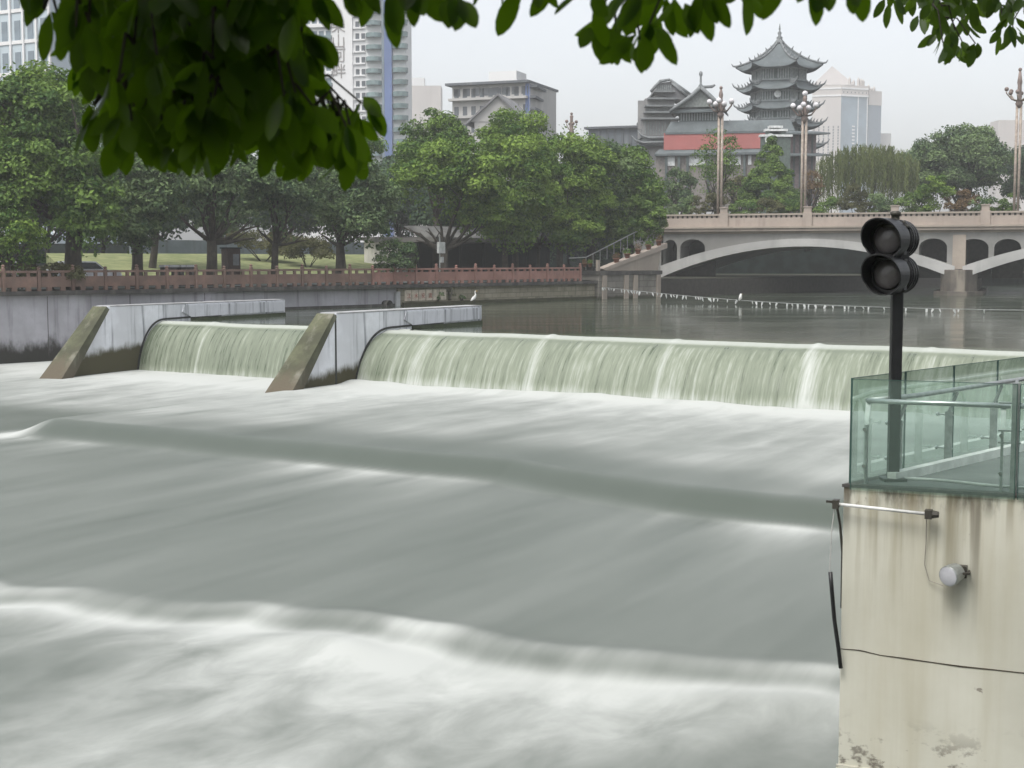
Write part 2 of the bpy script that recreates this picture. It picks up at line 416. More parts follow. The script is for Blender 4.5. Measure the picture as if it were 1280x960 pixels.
# ================================================================== WATER
def flow_st(X, Y):
    """cross coordinate t (to the right) and downstream coordinate s"""
    return X * C.x + Y * C.y, -(X * U.x + Y * U.y)
def wob(t, s, seed, n=7, lo=0.3, hi=2.0, st=0.4):
    r = np.random.default_rng(seed); o = 0
    for i in range(n):
        f = lo * (hi / lo) ** (i / max(n - 1, 1)); o = o + np.sin(t * f * r.uniform(.8, 1.2) + s * f * st * r.uniform(-1, 1) + r.uniform(0, 6.3)) / (1 + i * 0.5)
    return o / 2.2
def sstep(x, a, b):
    q = np.clip((x - a) / (b - a), 0, 1); return q * q * (3 - 2 * q)
def line_ts(pts, z):
    q = [G(x, y, z) for x, y in pts]; ts = sorted(((v.x * C.x + v.y * C.y), -(v.x * U.x + v.y * U.y)) for v in q)
    return np.array([a for a, b in ts]), np.array([b for a, b in ts])
mid_t, mid_s = line_ts([(170, 535), (300, 547), (640, 577), (700, 588), (850, 611), (1040, 629)], 0)
sil_t, sil_s = line_ts([(0, 740), (100, 738), (200, 750), (300, 757), (400, 775), (560, 796), (700, 815), (800, 822), (930, 828), (1050, 838)], -0.45)
L1, L2 = -0.45, -0.66
gx = np.arange(-48, 34, 0.11); gy = np.concatenate([np.arange(8, 32, 0.075), np.arange(32, 82, 0.17)])
XX, YY = np.meshgrid(gx, gy); Xf = XX.ravel(); Yf = YY.ravel()
tt, ss = flow_st(Xf, Yf)
um = ss - np.interp(tt, mid_t, mid_s); us = ss - np.interp(tt, sil_t, sil_s)
lump = wob(tt, ss, 3, 7, 0.5, 3.2, 0.15)
us = us + lump * 0.24 + wob(tt, ss, 57, 4, .25, .7, .1) * .15 + wob(tt, ss, 19, 6, 2, 6, .1) * 0.03
tl = -35.9 + wob(ss, ss, 5, 4, 0.3, 1.2) * 0.15                      # left lip of the apron
side = sstep(tt, tl - 1.6, tl)
low_left = -0.42 + 0.22 * sstep(ss, -38, -52)
apron = np.where(True, 0.0, 0) + 0.05 * sstep(um, -4.0, -1.2) * side
z = apron * (1 - sstep(um, -0.35, 1.15)) + L1 * sstep(um, -0.35, 1.15)
z = z * side + np.minimum(low_left, z) * (1 - side)
z = z + 0.06 * np.exp(-((us + 0.1) / 0.4) ** 2) * (0.6 + 0.7 * lump)
z = z + (L2 - L1) * sstep(us, -0.25, 0.8)
ridge = np.exp(-((us - 0.2) / 0.42) ** 2)
z = z + ridge * (.022 * wob(tt, ss, 71, 8, 2.5, 9, .25) + .02 * wob(tt, ss, 73, 6, 1.2, 4, .6))
z = z + 0.11 * np.exp(-((us - 1.0) / 0.6) ** 2) * (0.5 + 0.8 * wob(tt, ss, 9, 6, .7, 4))
billow = sstep(us, 0.3, 1.6)
z = z + billow * 0.07 * wob(tt, ss, 12, 8, 0.5, 3.5, 0.7) * (1 + 0 * z)
rough = sstep(um, -3.5, -7)
z = z + rough * 0.05 * wob(tt, ss, 15, 7, 0.4, 3.2, 0.25) * side
z = z + 0.012 * wob(tt, ss, 21, 6, 1.0, 5.0, 0.12)
pm = G(335, 488, 0); pl = G(58, 465, 0); PW = 0.85
cA = pm + C * PW + U * 7.6; cA.z = POOL; cdn = (Vector((17.3, 48.0, POOL)) - cA).normalized()
det = cdn.x * -U.y + U.x * cdn.y
uw = (cdn.x * (Yf - cA.y) - cdn.y * (Xf - cA.x)) / det - 2.9          # metres downstream of the weir foot
spray = wob(tt, ss, 51, 8, .5, 5, .3)
z = z + 0.13 * np.exp(-((uw - 0.3) / 0.6) ** 2) * (0.9 + .22 * spray) * side
foam_sheen = 0.46 + 0.62 * np.exp(-np.maximum(uw - 1.2, 0) / 3.2) - 0.30 * sstep(um, -5.0, -1.0) + .16 * np.clip(wob(tt, ss, 53, 6, .2, 1.2, .25), -1, 1)
foam_sheen = np.where(um > -0.3, 0.16, foam_sheen)
foam_sheen = foam_sheen * (1 - sstep(um, -0.6, 0.2)) + (.0 + 0.16 * sstep(um, 0.5, 1.1))  * sstep(um, -0.6, 0.2)  # pool below the step paled for sky reflection, step face left dark
patch = np.clip(wob(tt, ss, 31, 7, 0.35, 2.6, 0.05), -1, 1)
foam_sheen = foam_sheen + sstep(um, 0.75, 1.05) * np.exp(-np.maximum(um - 1.0, 0) / 1.5) * np.clip(0.10 + 0.55 * patch, 0, 1)
foam_sheen = np.where(tt < tl, np.maximum(foam_sheen, 0.5 + 0.5 * sstep(ss, -44, -54)) * (1 - sstep(ss, -40.0, -36.0)) + 0.1 * sstep(ss, -40, -36), foam_sheen)
chute = np.exp(-((tt - (tl - 1.0)) / 0.7) ** 2) * sstep(ss, -33.6, -31.2) * (1 - sstep(ss, -30, -28.5))
foam_sheen = foam_sheen + 0.9 * chute
foam_sheen = foam_sheen + 0.30 * np.exp(-((us + 0.05) / 0.25) ** 2) * (0.9 + 0.5 * lump + .45 * wob(tt, ss, 61, 7, 1.5, 6, .4)) + 0.10 * np.exp(-((us - 0.25) / 0.25) ** 2)
foam_sheen = foam_sheen + sstep(us, 0.2, 0.75) * (0.66 * np.exp(-np.maximum(us - 0.6, 0) / 1.3) + 0.18) + 0.26 * billow * wob(tt, ss, 41, 7, 0.25, 1.6, 0.8) + 0.25 * billow * np.clip(wob(tt, ss, 43, 5, 0.12, 0.5, 0.9), -.6, 1)
foam_sheen = foam_sheen + ridge * (.13 * wob(tt, ss, 75, 8, 2.5, 10, .15) + .10 * wob(tt, ss, 77, 6, .8, 3, .5))
nx, ny = len(gx), len(gy); I = np.arange(nx * ny).reshape(ny, nx)
Q = np.stack([I[:-1, :-1], I[:-1, 1:], I[1:, 1:], I[1:, :-1]], -1).reshape(-1, 4)

n = NT('river_water_foam')
uvc = n.coord('UV')
def uvn(sx, sy, sc_, det=4, r=0.55, dist=0.0): return n.noise(n.coord('UV', (sx, sy, 1)), sc_, det, r, dist)
st1 = uvn(0.10, 0.55, 1.0, 5); st2 = uvn(0.22, 2.6, 1.0, 4); bl = uvn(0.55, 0.9, 1.0, 5, 0.6, 0.4)
fm = n.attr('foam'); bw_ = n.attr('billow')
streak = n.mul(n.mul(st1, -0.5, 'ADD'), 1.7); streak = n.mul(streak, n.mul(n.mul(st2, -0.5, 'ADD'), 0.38), 'ADD')
cloud = n.mul(n.mul(bl, -0.5, 'ADD'), 1.5)
var = n.n('ShaderNodeMix'); n.l(bw_, var.inputs[0]); n.l(streak, var.inputs[2]); n.l(cloud, var.inputs[3])
amp = n.rng(fm, 0.05, 0.55, 0.03, 0.9, False)
fac = n.rng(n.mul(fm, n.mul(var.outputs[0], amp), 'ADD'), 0.0, 1.0, 0, 1, False)
col = n.mix(fac, (0.080, 0.095, 0.080), (0.43, 0.445, 0.425))
hgt = n.mul(n.mul(st1, 0.6), n.mul(st2, 0.25), 'ADD')
b = n.bsdf(col, n.rng(fac, 0, 0.7, 0.42, 0.9), 0.35, 0, hgt, 0.10, 0.05); b.inputs['IOR'].default_value = 1.33
M['foam_water'] = n.done(b)
lw = np_mesh('lower_river_water', np.stack([Xf, Yf, z], 1), Q, M['foam_water'], None, True, {'foam': foam_sheen, 'billow': np.maximum(billow, .45 * rough)}, np.stack([ss, tt], 1)); struct(lw)

# weir sheets -------------------------------------------------------
n = NT('falling_water')
s1 = n.noise(n.coord('UV', (0.07, 1.0, 1)), 0.9, 3); s2 = n.noise(n.coord('UV', (0.05, 1.0, 1)), 5.5, 4, 0.62); s3 = n.noise(n.coord('UV', (0.10, 1.0, 1)), 17, 3)
fo = n.attr('foam')
v = n.mul(n.mul(n.mul(s1, -0.5, 'ADD'), 0.8), n.mul(n.mul(n.mul(s2, -0.5, 'ADD'), 1.25), n.mul(n.mul(s3, -0.5, 'ADD'), 0.6), 'ADD'), 'ADD')
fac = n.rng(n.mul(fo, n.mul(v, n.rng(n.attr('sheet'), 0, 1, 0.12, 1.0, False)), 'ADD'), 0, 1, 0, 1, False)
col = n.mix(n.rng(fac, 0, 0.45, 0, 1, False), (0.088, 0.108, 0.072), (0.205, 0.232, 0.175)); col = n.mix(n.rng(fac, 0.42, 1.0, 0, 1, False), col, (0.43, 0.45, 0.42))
M['fall'] = n.done(n.bsdf(col, n.rng(fac, 0, .4, 0.14, 0.7), 0.35, 0, n.mul(n.mul(s2, n.mul(s3, .4), 'ADD'), n.attr('sheet')), 0.25, 0.08))
def cascade(name, a, b_, run, drop, fins, prof_n=44, seed=1, dz=0.0, zb=-0.12, base=0.34):
    a = Vector(a); b_ = Vector(b_); ln = (b_ - a).length; cdir = (b_ - a).normalized()
    m = int(ln / 0.07); tA = np.linspace(0, ln, m)
    u = np.concatenate([np.linspace(-1.6, 0, 8)[:-1], 1 - (1 - np.linspace(0, 1, prof_n)) ** 1.6])
    zu = np.where(u <= 0, 0, 1 - (1 - np.clip(u, 0, 1) ** 2.7) ** 0.72)
    TA, UU = np.meshgrid(tA, np.arange(len(u))); su = u[UU]; zz = zu[UU]
    S = np.where(su > 0, su * run, su)
    rib = wob(TA, TA * 0, seed, 9, .8, 9, 0) * 0.04 * np.clip(su, 0, 1)
    fz = np.zeros_like(TA)
    for q_, f in enumerate(fins): fz += (.55, .9, .7, 1.0, .6)[q_ % 5] * np.exp(-((TA - f - 0.35 * su) / (0.15 + 0.12 * np.clip(su, 0, 1))) ** 2)
    Xw = a.x + cdir.x * TA - U.x * (S + rib + 0.10 * fz * np.clip(su * 2, 0, 1)); Yw = a.y + cdir.y * TA - U.y * (S + rib + 0.10 * fz * np.clip(su * 2, 0, 1))
    Zw = POOL + dz + (zb - POOL - dz) * zz + 0.05 * fz * (su > -0.2) * (su < 0.5)
    Zw = Zw + .022 * wob(TA, TA * 0, seed + 7, 7, .4, 3, 0) * (1 - zz) * (su > -.3)
    Zw = Zw + np.where(su > 0, 0.05 * np.sin(np.clip(su * 3.4, 0, 1) * 3.14), 0)
    fo = base * sstep(su, 0.28, 0.5) + 0.80 * sstep(su, -.25, -.05) * (1 - sstep(su, 0.26, 0.42)) + 0.44 * fz * sstep(su, 0.1, .4) + 0.5 * sstep(zz + .03 * wob(TA, TA * 0, seed + 3, 8, 1, 8, 0), 0.72, 1.02)  # pale crest band painted in for the sky's reflection; the rest is froth
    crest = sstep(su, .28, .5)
    nu = len(u); I = np.arange(nu * m).reshape(nu, m)
    Qf = np.stack([I[:-1, :-1], I[1:, :-1], I[1:, 1:], I[:-1, 1:]], -1).reshape(-1, 4)
    arc = np.concatenate([[0], np.cumsum(np.hypot(np.diff(np.where(u > 0, u * run, u)), np.diff(zu * (POOL - zb))))])
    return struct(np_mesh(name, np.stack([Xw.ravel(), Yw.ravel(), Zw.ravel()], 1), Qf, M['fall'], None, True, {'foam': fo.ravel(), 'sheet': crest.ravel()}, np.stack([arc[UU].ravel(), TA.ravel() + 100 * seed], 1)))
cA = cA - cdn * 0.3; cB = cA + cdn * 46
fins = [(G(x, y, POOL) - cA).dot(cdn) for x, y in ((528, 417), (683, 421), (843, 426), (1028, 431), (1168, 436))]
fins += [fins[-1] + 4.4 * k for k in range(1, 6)]
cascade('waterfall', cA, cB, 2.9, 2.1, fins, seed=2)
lA = pl + C * PW + U * 7.1; lA.z = POOL; lA = lA - cdn * .3; lB = lA + cdn * 16.0
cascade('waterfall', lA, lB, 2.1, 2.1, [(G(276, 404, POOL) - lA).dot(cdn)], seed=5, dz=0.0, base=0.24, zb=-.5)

# upper pool: still, reflecting
n = NT('still_river_water')
rp = n.noise(n.coord('Object', (0.5, 1.6, 1), (0, 0, 0.5)), 1.4, 4)
sp = n.rng(n.noise(n.coord('Object', (0.10, 0.35, 1), (0, 0, 0.5)), 1.0, 4), 0.40, 0.72, 0.09, 0.17)
b = n.bsdf((0.042, 0.054, 0.036), sp, 0.5, 0, rp, 0.04, 0.04); b.inputs['IOR'].default_value = 1.33
M['pool'] = n.done(b)
e = U * 1.6
lAp, lBp, mAp, mBp = lA + e, lB + e, cA + e, cB + e
far = 420
lw0 = W0 + B * 6
RB = Vector((mBp.x, mBp.y, 0))
pool = MB().add([(q.x, q.y, POOL) for q in (lAp, lBp, mAp, mBp, RB + B * 60, RB + B * far, lw0 + B * far, lw0 + NL * 0.3 )], [tuple(range(8))])
struct(pool.build('upper_river_water', M['pool']))

# ------------------------------------------------------------------ ground
n0 = W0 - B * 120 + NL * 0.35; n1 = W0 + B * far + NL * 0.35
gl = MB().add([(n0.x, n0.y, TOPZ - .02), (n1.x, n1.y, TOPZ - .02), (n1.x + 100, 3000, TOPZ - .02), (-3000, 3000, TOPZ - .02), (-3000, -200, TOPZ - .02), (n0.x - 40, -200, TOPZ - .02)], [(0, 1, 2, 3, 4, 5)])
struct(gl.build('park_ground', M['ground']))
r0_, r1_ = Vector((0.3, -0.2, 0)) + B * -60, RB + B * far
rk = Vector((0.35, 0.1, 0))
gr = MB().add([(rk.x - B.x * 120, rk.y - B.y * 120, 3.58), (3000, -300, 3.58), (3000, 3000, 3.58), (r1_.x, r1_.y, 3.58), (RB.x + .2, RB.y, 3.58), (rk.x + B.x * 22 , rk.y + B.y * 22, 3.58)], [(5, 4, 3, 2, 1, 0)])
struct(gr.build('right_bank_ground', M['paving']))
struct(MB().box((-400, -200, -2.6), (400, 3000, -2.4)).build('riverbed', M['ground']))
lawn = [bank(150, 9), bank(470, 9), bank(470, 26), bank(120, 26)]
lawn = [bank(100, 7), bank(478, 7), bank(478, 25), bank(60, 25)]
struct(MB().add([(q.x, q.y, zq) for q, zq in zip(lawn, (TOPZ + .01, TOPZ + .01, 5.7, 5.7))] + [(q.x, q.y, TOPZ) for q in lawn], [(0, 1, 2, 3), (2, 6, 7, 3), (1, 5, 6, 2), (0, 3, 7, 4)]).build('lawn', M['grass']))
path = [W0 - B * 60 + NL * .4, W0 + B * 60 + NL * .4, W0 + B * 60 + NL * 5, W0 - B * 60 + NL * 5]
struct(MB().add([(q.x, q.y, TOPZ + .004) for q in path], [(0, 1, 2, 3)]).build('riverside_path', M['paving']))

# ------------------------------------------------------------------ weir piers
def pier(foot_l, wid, end, label, z_top=2.96, nose=3.25, seam=True):
    root = thing('weir_pier', label, 'pier', (foot_l.x, foot_l.y, -0.6), 'concrete piers of the weir')
    up = U; Ln = (end - foot_l).dot(up) + 0.4; a = foot_l; c = C * wid
    def q(s_, z): return a + up * s_ + Vector((0, 0, z))
    def side(off, th, name, mat):
        o = C * off
        MB().extrude([q(-0.1, -0.6) + o, q(Ln, -0.6) + o, q(Ln, z_top) + o, q(nose, z_top) + o], C * th).build(name, mat, root, False, 0.02)
    side(0.0, wid, 'pier_body', M['pierside'])
    # sloping olive nose slab, 3 cm proud of the body
    k = Vector((0, 0, 1)) * 0.03 - up * 0.03
    MB().add([q(-0.75, -0.6) - C * .02, q(-0.45, -0.6) + c + C * .3, q(nose, z_top + .02) + c + C * .02, q(nose, z_top + .02) - C * .02,
              q(0.3, -0.6) - C * .02, q(0.3, -0.6) + c + C * .3, q(nose + .2, z_top - .12) + c + C * .02, q(nose + .2, z_top - .12) - C * .02],
             [(0, 1, 2, 3), (4, 7, 6, 5), (0, 3, 7, 4), (1, 5, 6, 2), (3, 2, 6, 7), (0, 4, 5, 1)]).build('sloping_nose', M['nose'], root)
    MB().extrude([q(nose + .22, z_top) - C * .01, q(Ln + .02, z_top) - C * .01, q(Ln + .02, z_top + .05) - C * .01, q(nose + .22, z_top + .05) - C * .01], C * (wid + .02)).build('cap', M['cap'], root)
    return root, q, Ln
p_end = G(597, 383, 2.96)
pierA, qa, LnA = pier(Vector((pm.x, pm.y, 0)), PW, Vector((p_end.x, p_end.y, 0)), 'nearer pale concrete weir pier between the two waterfalls, an egret on its far end')
pl_end = G(333, 375, 2.96)
pierB, qb, LnB = pier(Vector((pl.x, pl.y, 0)), PW, Vector((pl_end.x, pl_end.y, 0)), 'farther pale concrete weir pier left of the small waterfall', nose=3.0)
def seal(root, q, wid, cs, run, label='rubber_seal'):
    """dark seal strip following the curve of the falling sheet on the pier's right face"""
    pts = []
    for u in [i / 24 for i in range(25)]:
        pts.append((cs - u * run, POOL + 0.10 + (-0.3 - POOL) * (1 - (1 - u ** 2.7) ** 0.72)))
    pts = [(cs + 4.0, POOL + .10), (cs + 2.0, POOL + .14)] + pts
    up = []; 
    for i, (s_, z_) in enumerate(pts):
        a = pts[max(i - 1, 0)]; b_ = pts[min(i + 1, len(pts) - 1)]; d = Vector((b_[0] - a[0], b_[1] - a[1])).normalized(); nn = Vector((d.y, -d.x))
        if nn.x > 0 and False: nn = -nn
        up.append((s_ - nn.x * 0.0, z_))
    mb = MB(); o = C * (wid + .015)
    for i in range(len(pts) - 1):
        a, b_ = pts[i], pts[i + 1]; d = Vector((b_[0] - a[0], b_[1] - a[1])).normalized(); nn = Vector((-d.y, d.x)) * 0.09
        if nn.y < 0 and abs(d.x) > 0.3: nn = -nn
        if abs(d.x) <= 0.3: nn = Vector((-0.09, 0.0))
        mb.extrude([q(a[0], a[1]) + o, q(b_[0], b_[1]) + o, q(b_[0] + nn.x, b_[1] + nn.y) + o, q(a[0] + nn.x, a[1] + nn.y) + o], C * 0.03)
    mb.build(label, M['rubber'], root)
csA = (cA - pm).dot(U); seal(pierA, qa, PW, csA, 2.9)
csB = (lA - pl).dot(U); seal(pierB, qb, PW, csB, 2.1)
# lighter raised wing on each pier's upper right face + seam
for root, q, wid, s0, s1 in ((pierA, qa, PW, csA + .9, LnA), (pierB, qb, PW, csB + 1.2, LnB)):
    MB().extrude([q(s0 + .5, POOL + .18) + C * (wid + .004), q(s1 - .1, POOL + .25) + C * (wid + .004), q(s1 - .1, 2.90) + C * (wid + .004), q(s0, 2.90) + C * (wid + .004), q(s0 - .15, 2.55) + C * (wid + .004)], C * .06).build('wing_panel', M['pierside'], root)
    MB().extrude([q(s0 + .5, POOL - .1) + C * (wid + .002), q(s1, POOL - .1) + C * (wid + .002), q(s1, POOL + .17) + C * (wid + .002), q(s0 + .5, POOL + .13) + C * (wid + .002)], C * .05).build('mossy_ledge', plain('green_moss', (0.05, 0.065, 0.03), 0.95), root)
MB().extrude([qa(csA - 4.3, -.5) + C * (PW + .002), qa(csA - 4.2, -.5) + C * (PW + .002), qa(csA - 4.2, 2.94) + C * (PW + .002), qa(csA - 4.3, 2.94) + C * (PW + .002)], C * .012).build('joint', M['rubber'], pierA)
# weir sill under the sheets
root = thing('weir_sill', 'submerged concrete sill carrying the wide waterfall right of the nearer pier', 'weir', (cA.x, cA.y, -.6))
def sillprism(a, b_, run):
    prof = [(-1.3, -0.6)] + [(-1.3, POOL - .25)] + [(u * run * .9 - .05, POOL - .25 - (POOL + .2) * (1 - (1 - u ** 2.7) ** 0.72)) for u in [0, .2, .4, .6, .8, .95, 1]] + [(run * .9 - .05, -.6)]
    return MB().extrude([Vector((a.x, a.y, 0)) - U * s_ + Vector((0, 0, z_)) for s_, z_ in prof], b_ - a)
sillprism(cA, cB, 2.75).build('sill_body', M['nose'], root)
for i, f in enumerate(fins[:5]):
    p_ = cA + cdn * f; MB().frame(p_ + Vector((0, 0, -.12)) - U * .1, cdn * .05, U * .5, Vector((0, 0, .10))).build('splitter_fin', M['dark_coping'], root)
root = thing('weir_sill', 'submerged concrete sill carrying the small waterfall between the piers', 'weir', (lA.x, lA.y, -.6))
sillprism(lA, lB, 1.95).build('sill_body', M['nose'], root)
# closing wall behind the farther pier
ce = qb(LnB, 0) ; kk = (ce - W0).dot(B)
cw = W0 + B * kk
tag(MB().beam(Vector((ce.x, ce.y, 1.1)), Vector((cw.x, cw.y, 1.1)) + NL * .5, 0.8, 3.4).build('closing_wall', M['lav']), 'low grey wall joining the farther pier to the bank wall', 'wall')

# ------------------------------------------------------------------ left bank wall
ew = thing('embankment_wall', 'long stained river wall under the red balustrade on the left bank', 'river wall', W0)
def wallpiece(s0, s1, z0, z1, off, th, name, mat, parent=ew):
    a = W0 + B * s0 - NL * off; b_ = W0 + B * s1 - NL * off
    return MB().extrude([a + Vector((0, 0, z0)), b_ + Vector((0, 0, z0)), b_ + Vector((0, 0, z1)), a + Vector((0, 0, z1))], NL * th).build(name, mat, parent)
def sb(px): return (bank(px) - W0).dot(B)
S500, S740 = sb(497), sb(742)
SA = sb(333)
ZT = 3.62
wallpiece(-30, SA, -.8, ZT - .3, 0.0, 1.0, 'concrete_face', M['lav'])
wallpiece(SA + .01, S500, -.8, ZT - .28, -0.12, 1.0, 'recessed_face', M['lav'])
wallpiece(SA + .01, S500, POOL - .1, POOL + .16, 0.0, .1, 'dark_footing', M['dark_coping'])
wallpiece(S500 + .01, S740 + 9, -.8, ZT - .3, 0.05, 1.2, 'stone_face', M['stone_tan'])
wallpiece(S740 + 9.01, S740 + 75, -.8, ZT - .05, 0.05, 1.2, 'shaded_face', M['bridge_dark'])  # wall coloured dark for the shade under the arch
wallpiece(-30, S740 + .3, ZT - .30, ZT - .06, 0.38, 1.6, 'coping', M['dark_coping'])
wallpiece(S500 - .25, S500 + .12, POOL, ZT - .55, 0.16, .2, 'end_pilaster', M['cap'])
wallpiece(S500 + .4, S740, POOL - .1, POOL + .22, 0.25, .3, 'mossy_ledge', plain('brown_moss', (0.055, 0.055, 0.03), 0.95))
for i in range(9):
    wallpiece(-18 + i * 5.2, -17.96 + i * 5.2, 0.0, ZT - .35, 0.004, .02, 'drip_joint', M['dark_coping']) if -18 + i * 5.2 < SA else None
# information panel: six pale boards with red characters
pr = thing('wall_panel', 'row of pale boards with faint red characters fixed on the stone river wall', 'sign', W0 + B * S500)
cream = plain('cream_board', (0.62, 0.55, 0.45), 0.7); redp = plain('faded_red_paint', (0.42, 0.17, 0.13), 0.7)
pw = (sb(566) - sb(505)) / 7
for i in range(6):
    s0 = sb(505) + i * pw
    wallpiece(s0, s0 + pw - .09, 2.42, 3.16, 0.10, .06, 'board', cream, pr)
def cjk(txt, pos, xdir, size, mat, parent, name='character', zdir=Vector((0, 0, 1))):
    cu = bpy.data.curves.new(name, 'FONT'); cu.body = txt; cu.size = size; cu.align_x = 'CENTER'; cu.extrude = 0.02 * size; cu.resolution_u = 2
    tmp = bpy.data.objects.new(name, cu); COL.objects.link(tmp); bpy.context.view_layer.update()
    me = bpy.data.meshes.new_from_object(tmp.evaluated_get(bpy.context.evaluated_depsgraph_get())); bpy.data.objects.remove(tmp)
    o = bpy.data.objects.new(name, me); COL.objects.link(o); me.materials.clear(); me.materials.append(mat)
    x = xdir.normalized(); nrm = x.cross(zdir).normalized()
    mt = Matrix((x, zdir, nrm)).transposed().to_4x4(); mt.translation = Vector(pos) - root_loc(parent)
    me.transform(mt); o.parent = parent
    return o
for i, ch in enumerate('江水安流'):
    cjk(ch, W0 + B * (sb(505) + i * pw + pw * .46) - NL * .18 + Vector((0, 0, 2.62)), B, 0.38, redp, pr)

# ------------------------------------------------------------------ balustrade
bal = thing('balustrade', 'red sandstone balustrade with square posts along the left river wall', 'balustrade', W0 + Vector((0, 0, ZT)))
def bpart(s0, s1, z0, z1, off, th, name, mat): return wallpiece(s0, s1, ZT - .06 + z0, ZT - .06 + z1, off, th, name, mat, bal)
sp_ = 2.05; s = -8.0; i = 0; S485 = sb(470)
while s < S740 - 1:
    mt = M['red_stone'] if s > S485 - 2 else M['red_stone_worn']
    tall = 1.16 if i % 2 == 0 else 1.06
    a = W0 + B * s + Vector((0, 0, ZT - .06)) - NL * .16
    mb = MB(); mb.frame(a + Vector((0, 0, tall / 2)), B * .085, NL * .085, Vector((0, 0, tall / 2)))
    mb.lathe([(.10, 0), (.12, .04), (.07, .1), (.11, .17), (.03, .24)], a + Vector((0, 0, tall)), n=8); mb.build('post', mt, bal)
    if s + sp_ < S740: 
        tp = .76 if s < S485 - 2 else .82; s0_, s1_ = s + .13, s + sp_ - .13; c1_, c2_ = s + sp_ * .30, s + sp_ * .70
        pl_ = [(c1_ - .14, 0), (c1_ + .14, 0), (c1_ + .14, .2), (c2_ - .14, .2), (c2_ - .14, 0), (c2_ + .14, 0), (c2_ + .14, .2), (s1_, .2), (s1_, tp), (c2_ + .09, tp), (c2_ + .09, .955), (c2_ - .09, .955), (c2_ - .09, tp), (c1_ + .09, tp), (c1_ + .09, .955), (c1_ - .09, .955), (c1_ - .09, tp), (s0_, tp), (s0_, .2), (c1_ - .14, .2)]
        MB().extrude([W0 + B * u_ - NL * .20 + Vector((0, 0, ZT - .06 + v_)) for u_, v_ in pl_], NL * .12).build('panel', mt, bal)
        bpart(s + .13, s + sp_ - .13, .96, 1.08, 0.24, .20, 'top_rail', mt)
    s += sp_; i += 1

# ================================================================== LEFT BANK THINGS
def upz(q, z): return Vector((q.x, q.y, z))
# landing and stair at the bridge abutment
st = thing('stairway', 'grey stone landing and stair climbing from the riverside walk up to the bridge', 'stairs', W0 + B * S740 + Vector((0, 0, POOL)))
s0, s1 = S740 + .05, S740 + 8.6
def wp(*a): return wallpiece(*a, st)
wallpiece(s0, s1, -.8, 4.0, 0.5, 3, 'landing_block', M['stone_grey'], st)
wallpiece(s0 - .1, s1 + .1, 4.0, 4.32, 0.62, 3.2, 'string_course', M['dark_coping'], st)
for k in (.35, 3.3, 4.6, 7.9):
    wallpiece(s0 + k, s0 + k + .55, POOL - .3, 3.98, 0.62, .2, 'pilaster', M['bridge_cap'], st)
a0, a1 = s0 + .6, s1 + .4
def tri(off, th, pts, name, mat):
    MB().extrude([W0 + B * a - NL * off + Vector((0, 0, z_)) for a, z_ in pts], NL * th).build(name, mat, st)
tri(.45, .5, [(a0, 4.34), (a1 - .7, 4.34), (a1 - .3, 6.0)], 'sloping_wall', M['bridge_cap'])
tri(.55, .7, [(a0 - .3, 4.50), (a0 + .3, 4.36), (a1 + .5, 6.20), (a1 + .5, 6.62)], 'sloping_coping', M['bridge_stone'])
tri(.50, .2, [(s0 - .2, 3.6), (s0 + 2.8, 3.6), (s0 + 2.8, 5.25), (s0 - .2, 5.25)][0:0] or [(s0 - .2, 4.34), (s0 + .1, 4.34), (s0 + .1, 5.2), (s0 - .2, 5.2)], 'end_post', M['bridge_cap'])
mb = MB()
for k in range(9):
    q = W0 + B * (s0 + 1 + k * .95) + NL * 1.6; zz_ = 4.4 + k * .29
    mb.tube([upz(q, zz_), upz(q, zz_ + 1.0)], .025, 5)
mb.tube([upz(W0 + B * (s0 - 1.2) + NL * 1.6, 5.35), upz(W0 + B * (s0 + 1) + NL * 1.6, 5.42), upz(W0 + B * (s0 + 9) + NL * 1.6, 7.9)], .05, 6)
mb.build('iron_railing', M['steel_dull'], st)
terr = plain('terracotta', (0.24, 0.11, 0.075), .8); flw = L['brown']
def pot(c, label, sd, r=.2):
    root = thing('flower_pot', label, 'flower pot', c, 'potted plants along the stair')
    MB().lathe([(r * .65, 0), (r, r * 1.5), (r * 1.12, r * 1.5), (r * 1.12, r * 1.8), (r * .9, r * 1.8)], c, n=12).build('pot', terr, root, True)
    rng = np.random.default_rng(sd); P = np.array(c) + np.array([0, 0, r * 2.3]) + unit(rng.normal(size=(150, 3))) * r * 1.5 * rng.uniform(.3, 1, (150, 1))
    V, Fq = leaf_cards(P, rng.normal(size=(150, 3)), .12, rng); np_mesh('plant', V, Fq, (L['brown'], L['mid'])[sd % 2], root, False, {'tint': np.repeat(rng.uniform(0, 1, 150), 4)})
wd = ['lowest', 'second', 'third', 'fourth', 'highest']
for k in range(5):
    t_ = .22 + k * .17; a_ = a0 + (a1 + .5 - a0) * t_
    pot(W0 + B * a_ - NL * .3 + Vector((0, 0, 4.42 + (6.62 - 4.42) * t_ + .02)), wd[k] + ' of the five pots climbing the sloping stair parapet', k, .24)
for k in range(2):
    pot(upz(W0 + B * (S740 - 1.4 + .7 * k) - NL * .13, ZT + 1.02), ('left' if k == 0 else 'right') + ' small pot standing on the red balustrade near the stair', k + 8, .17)

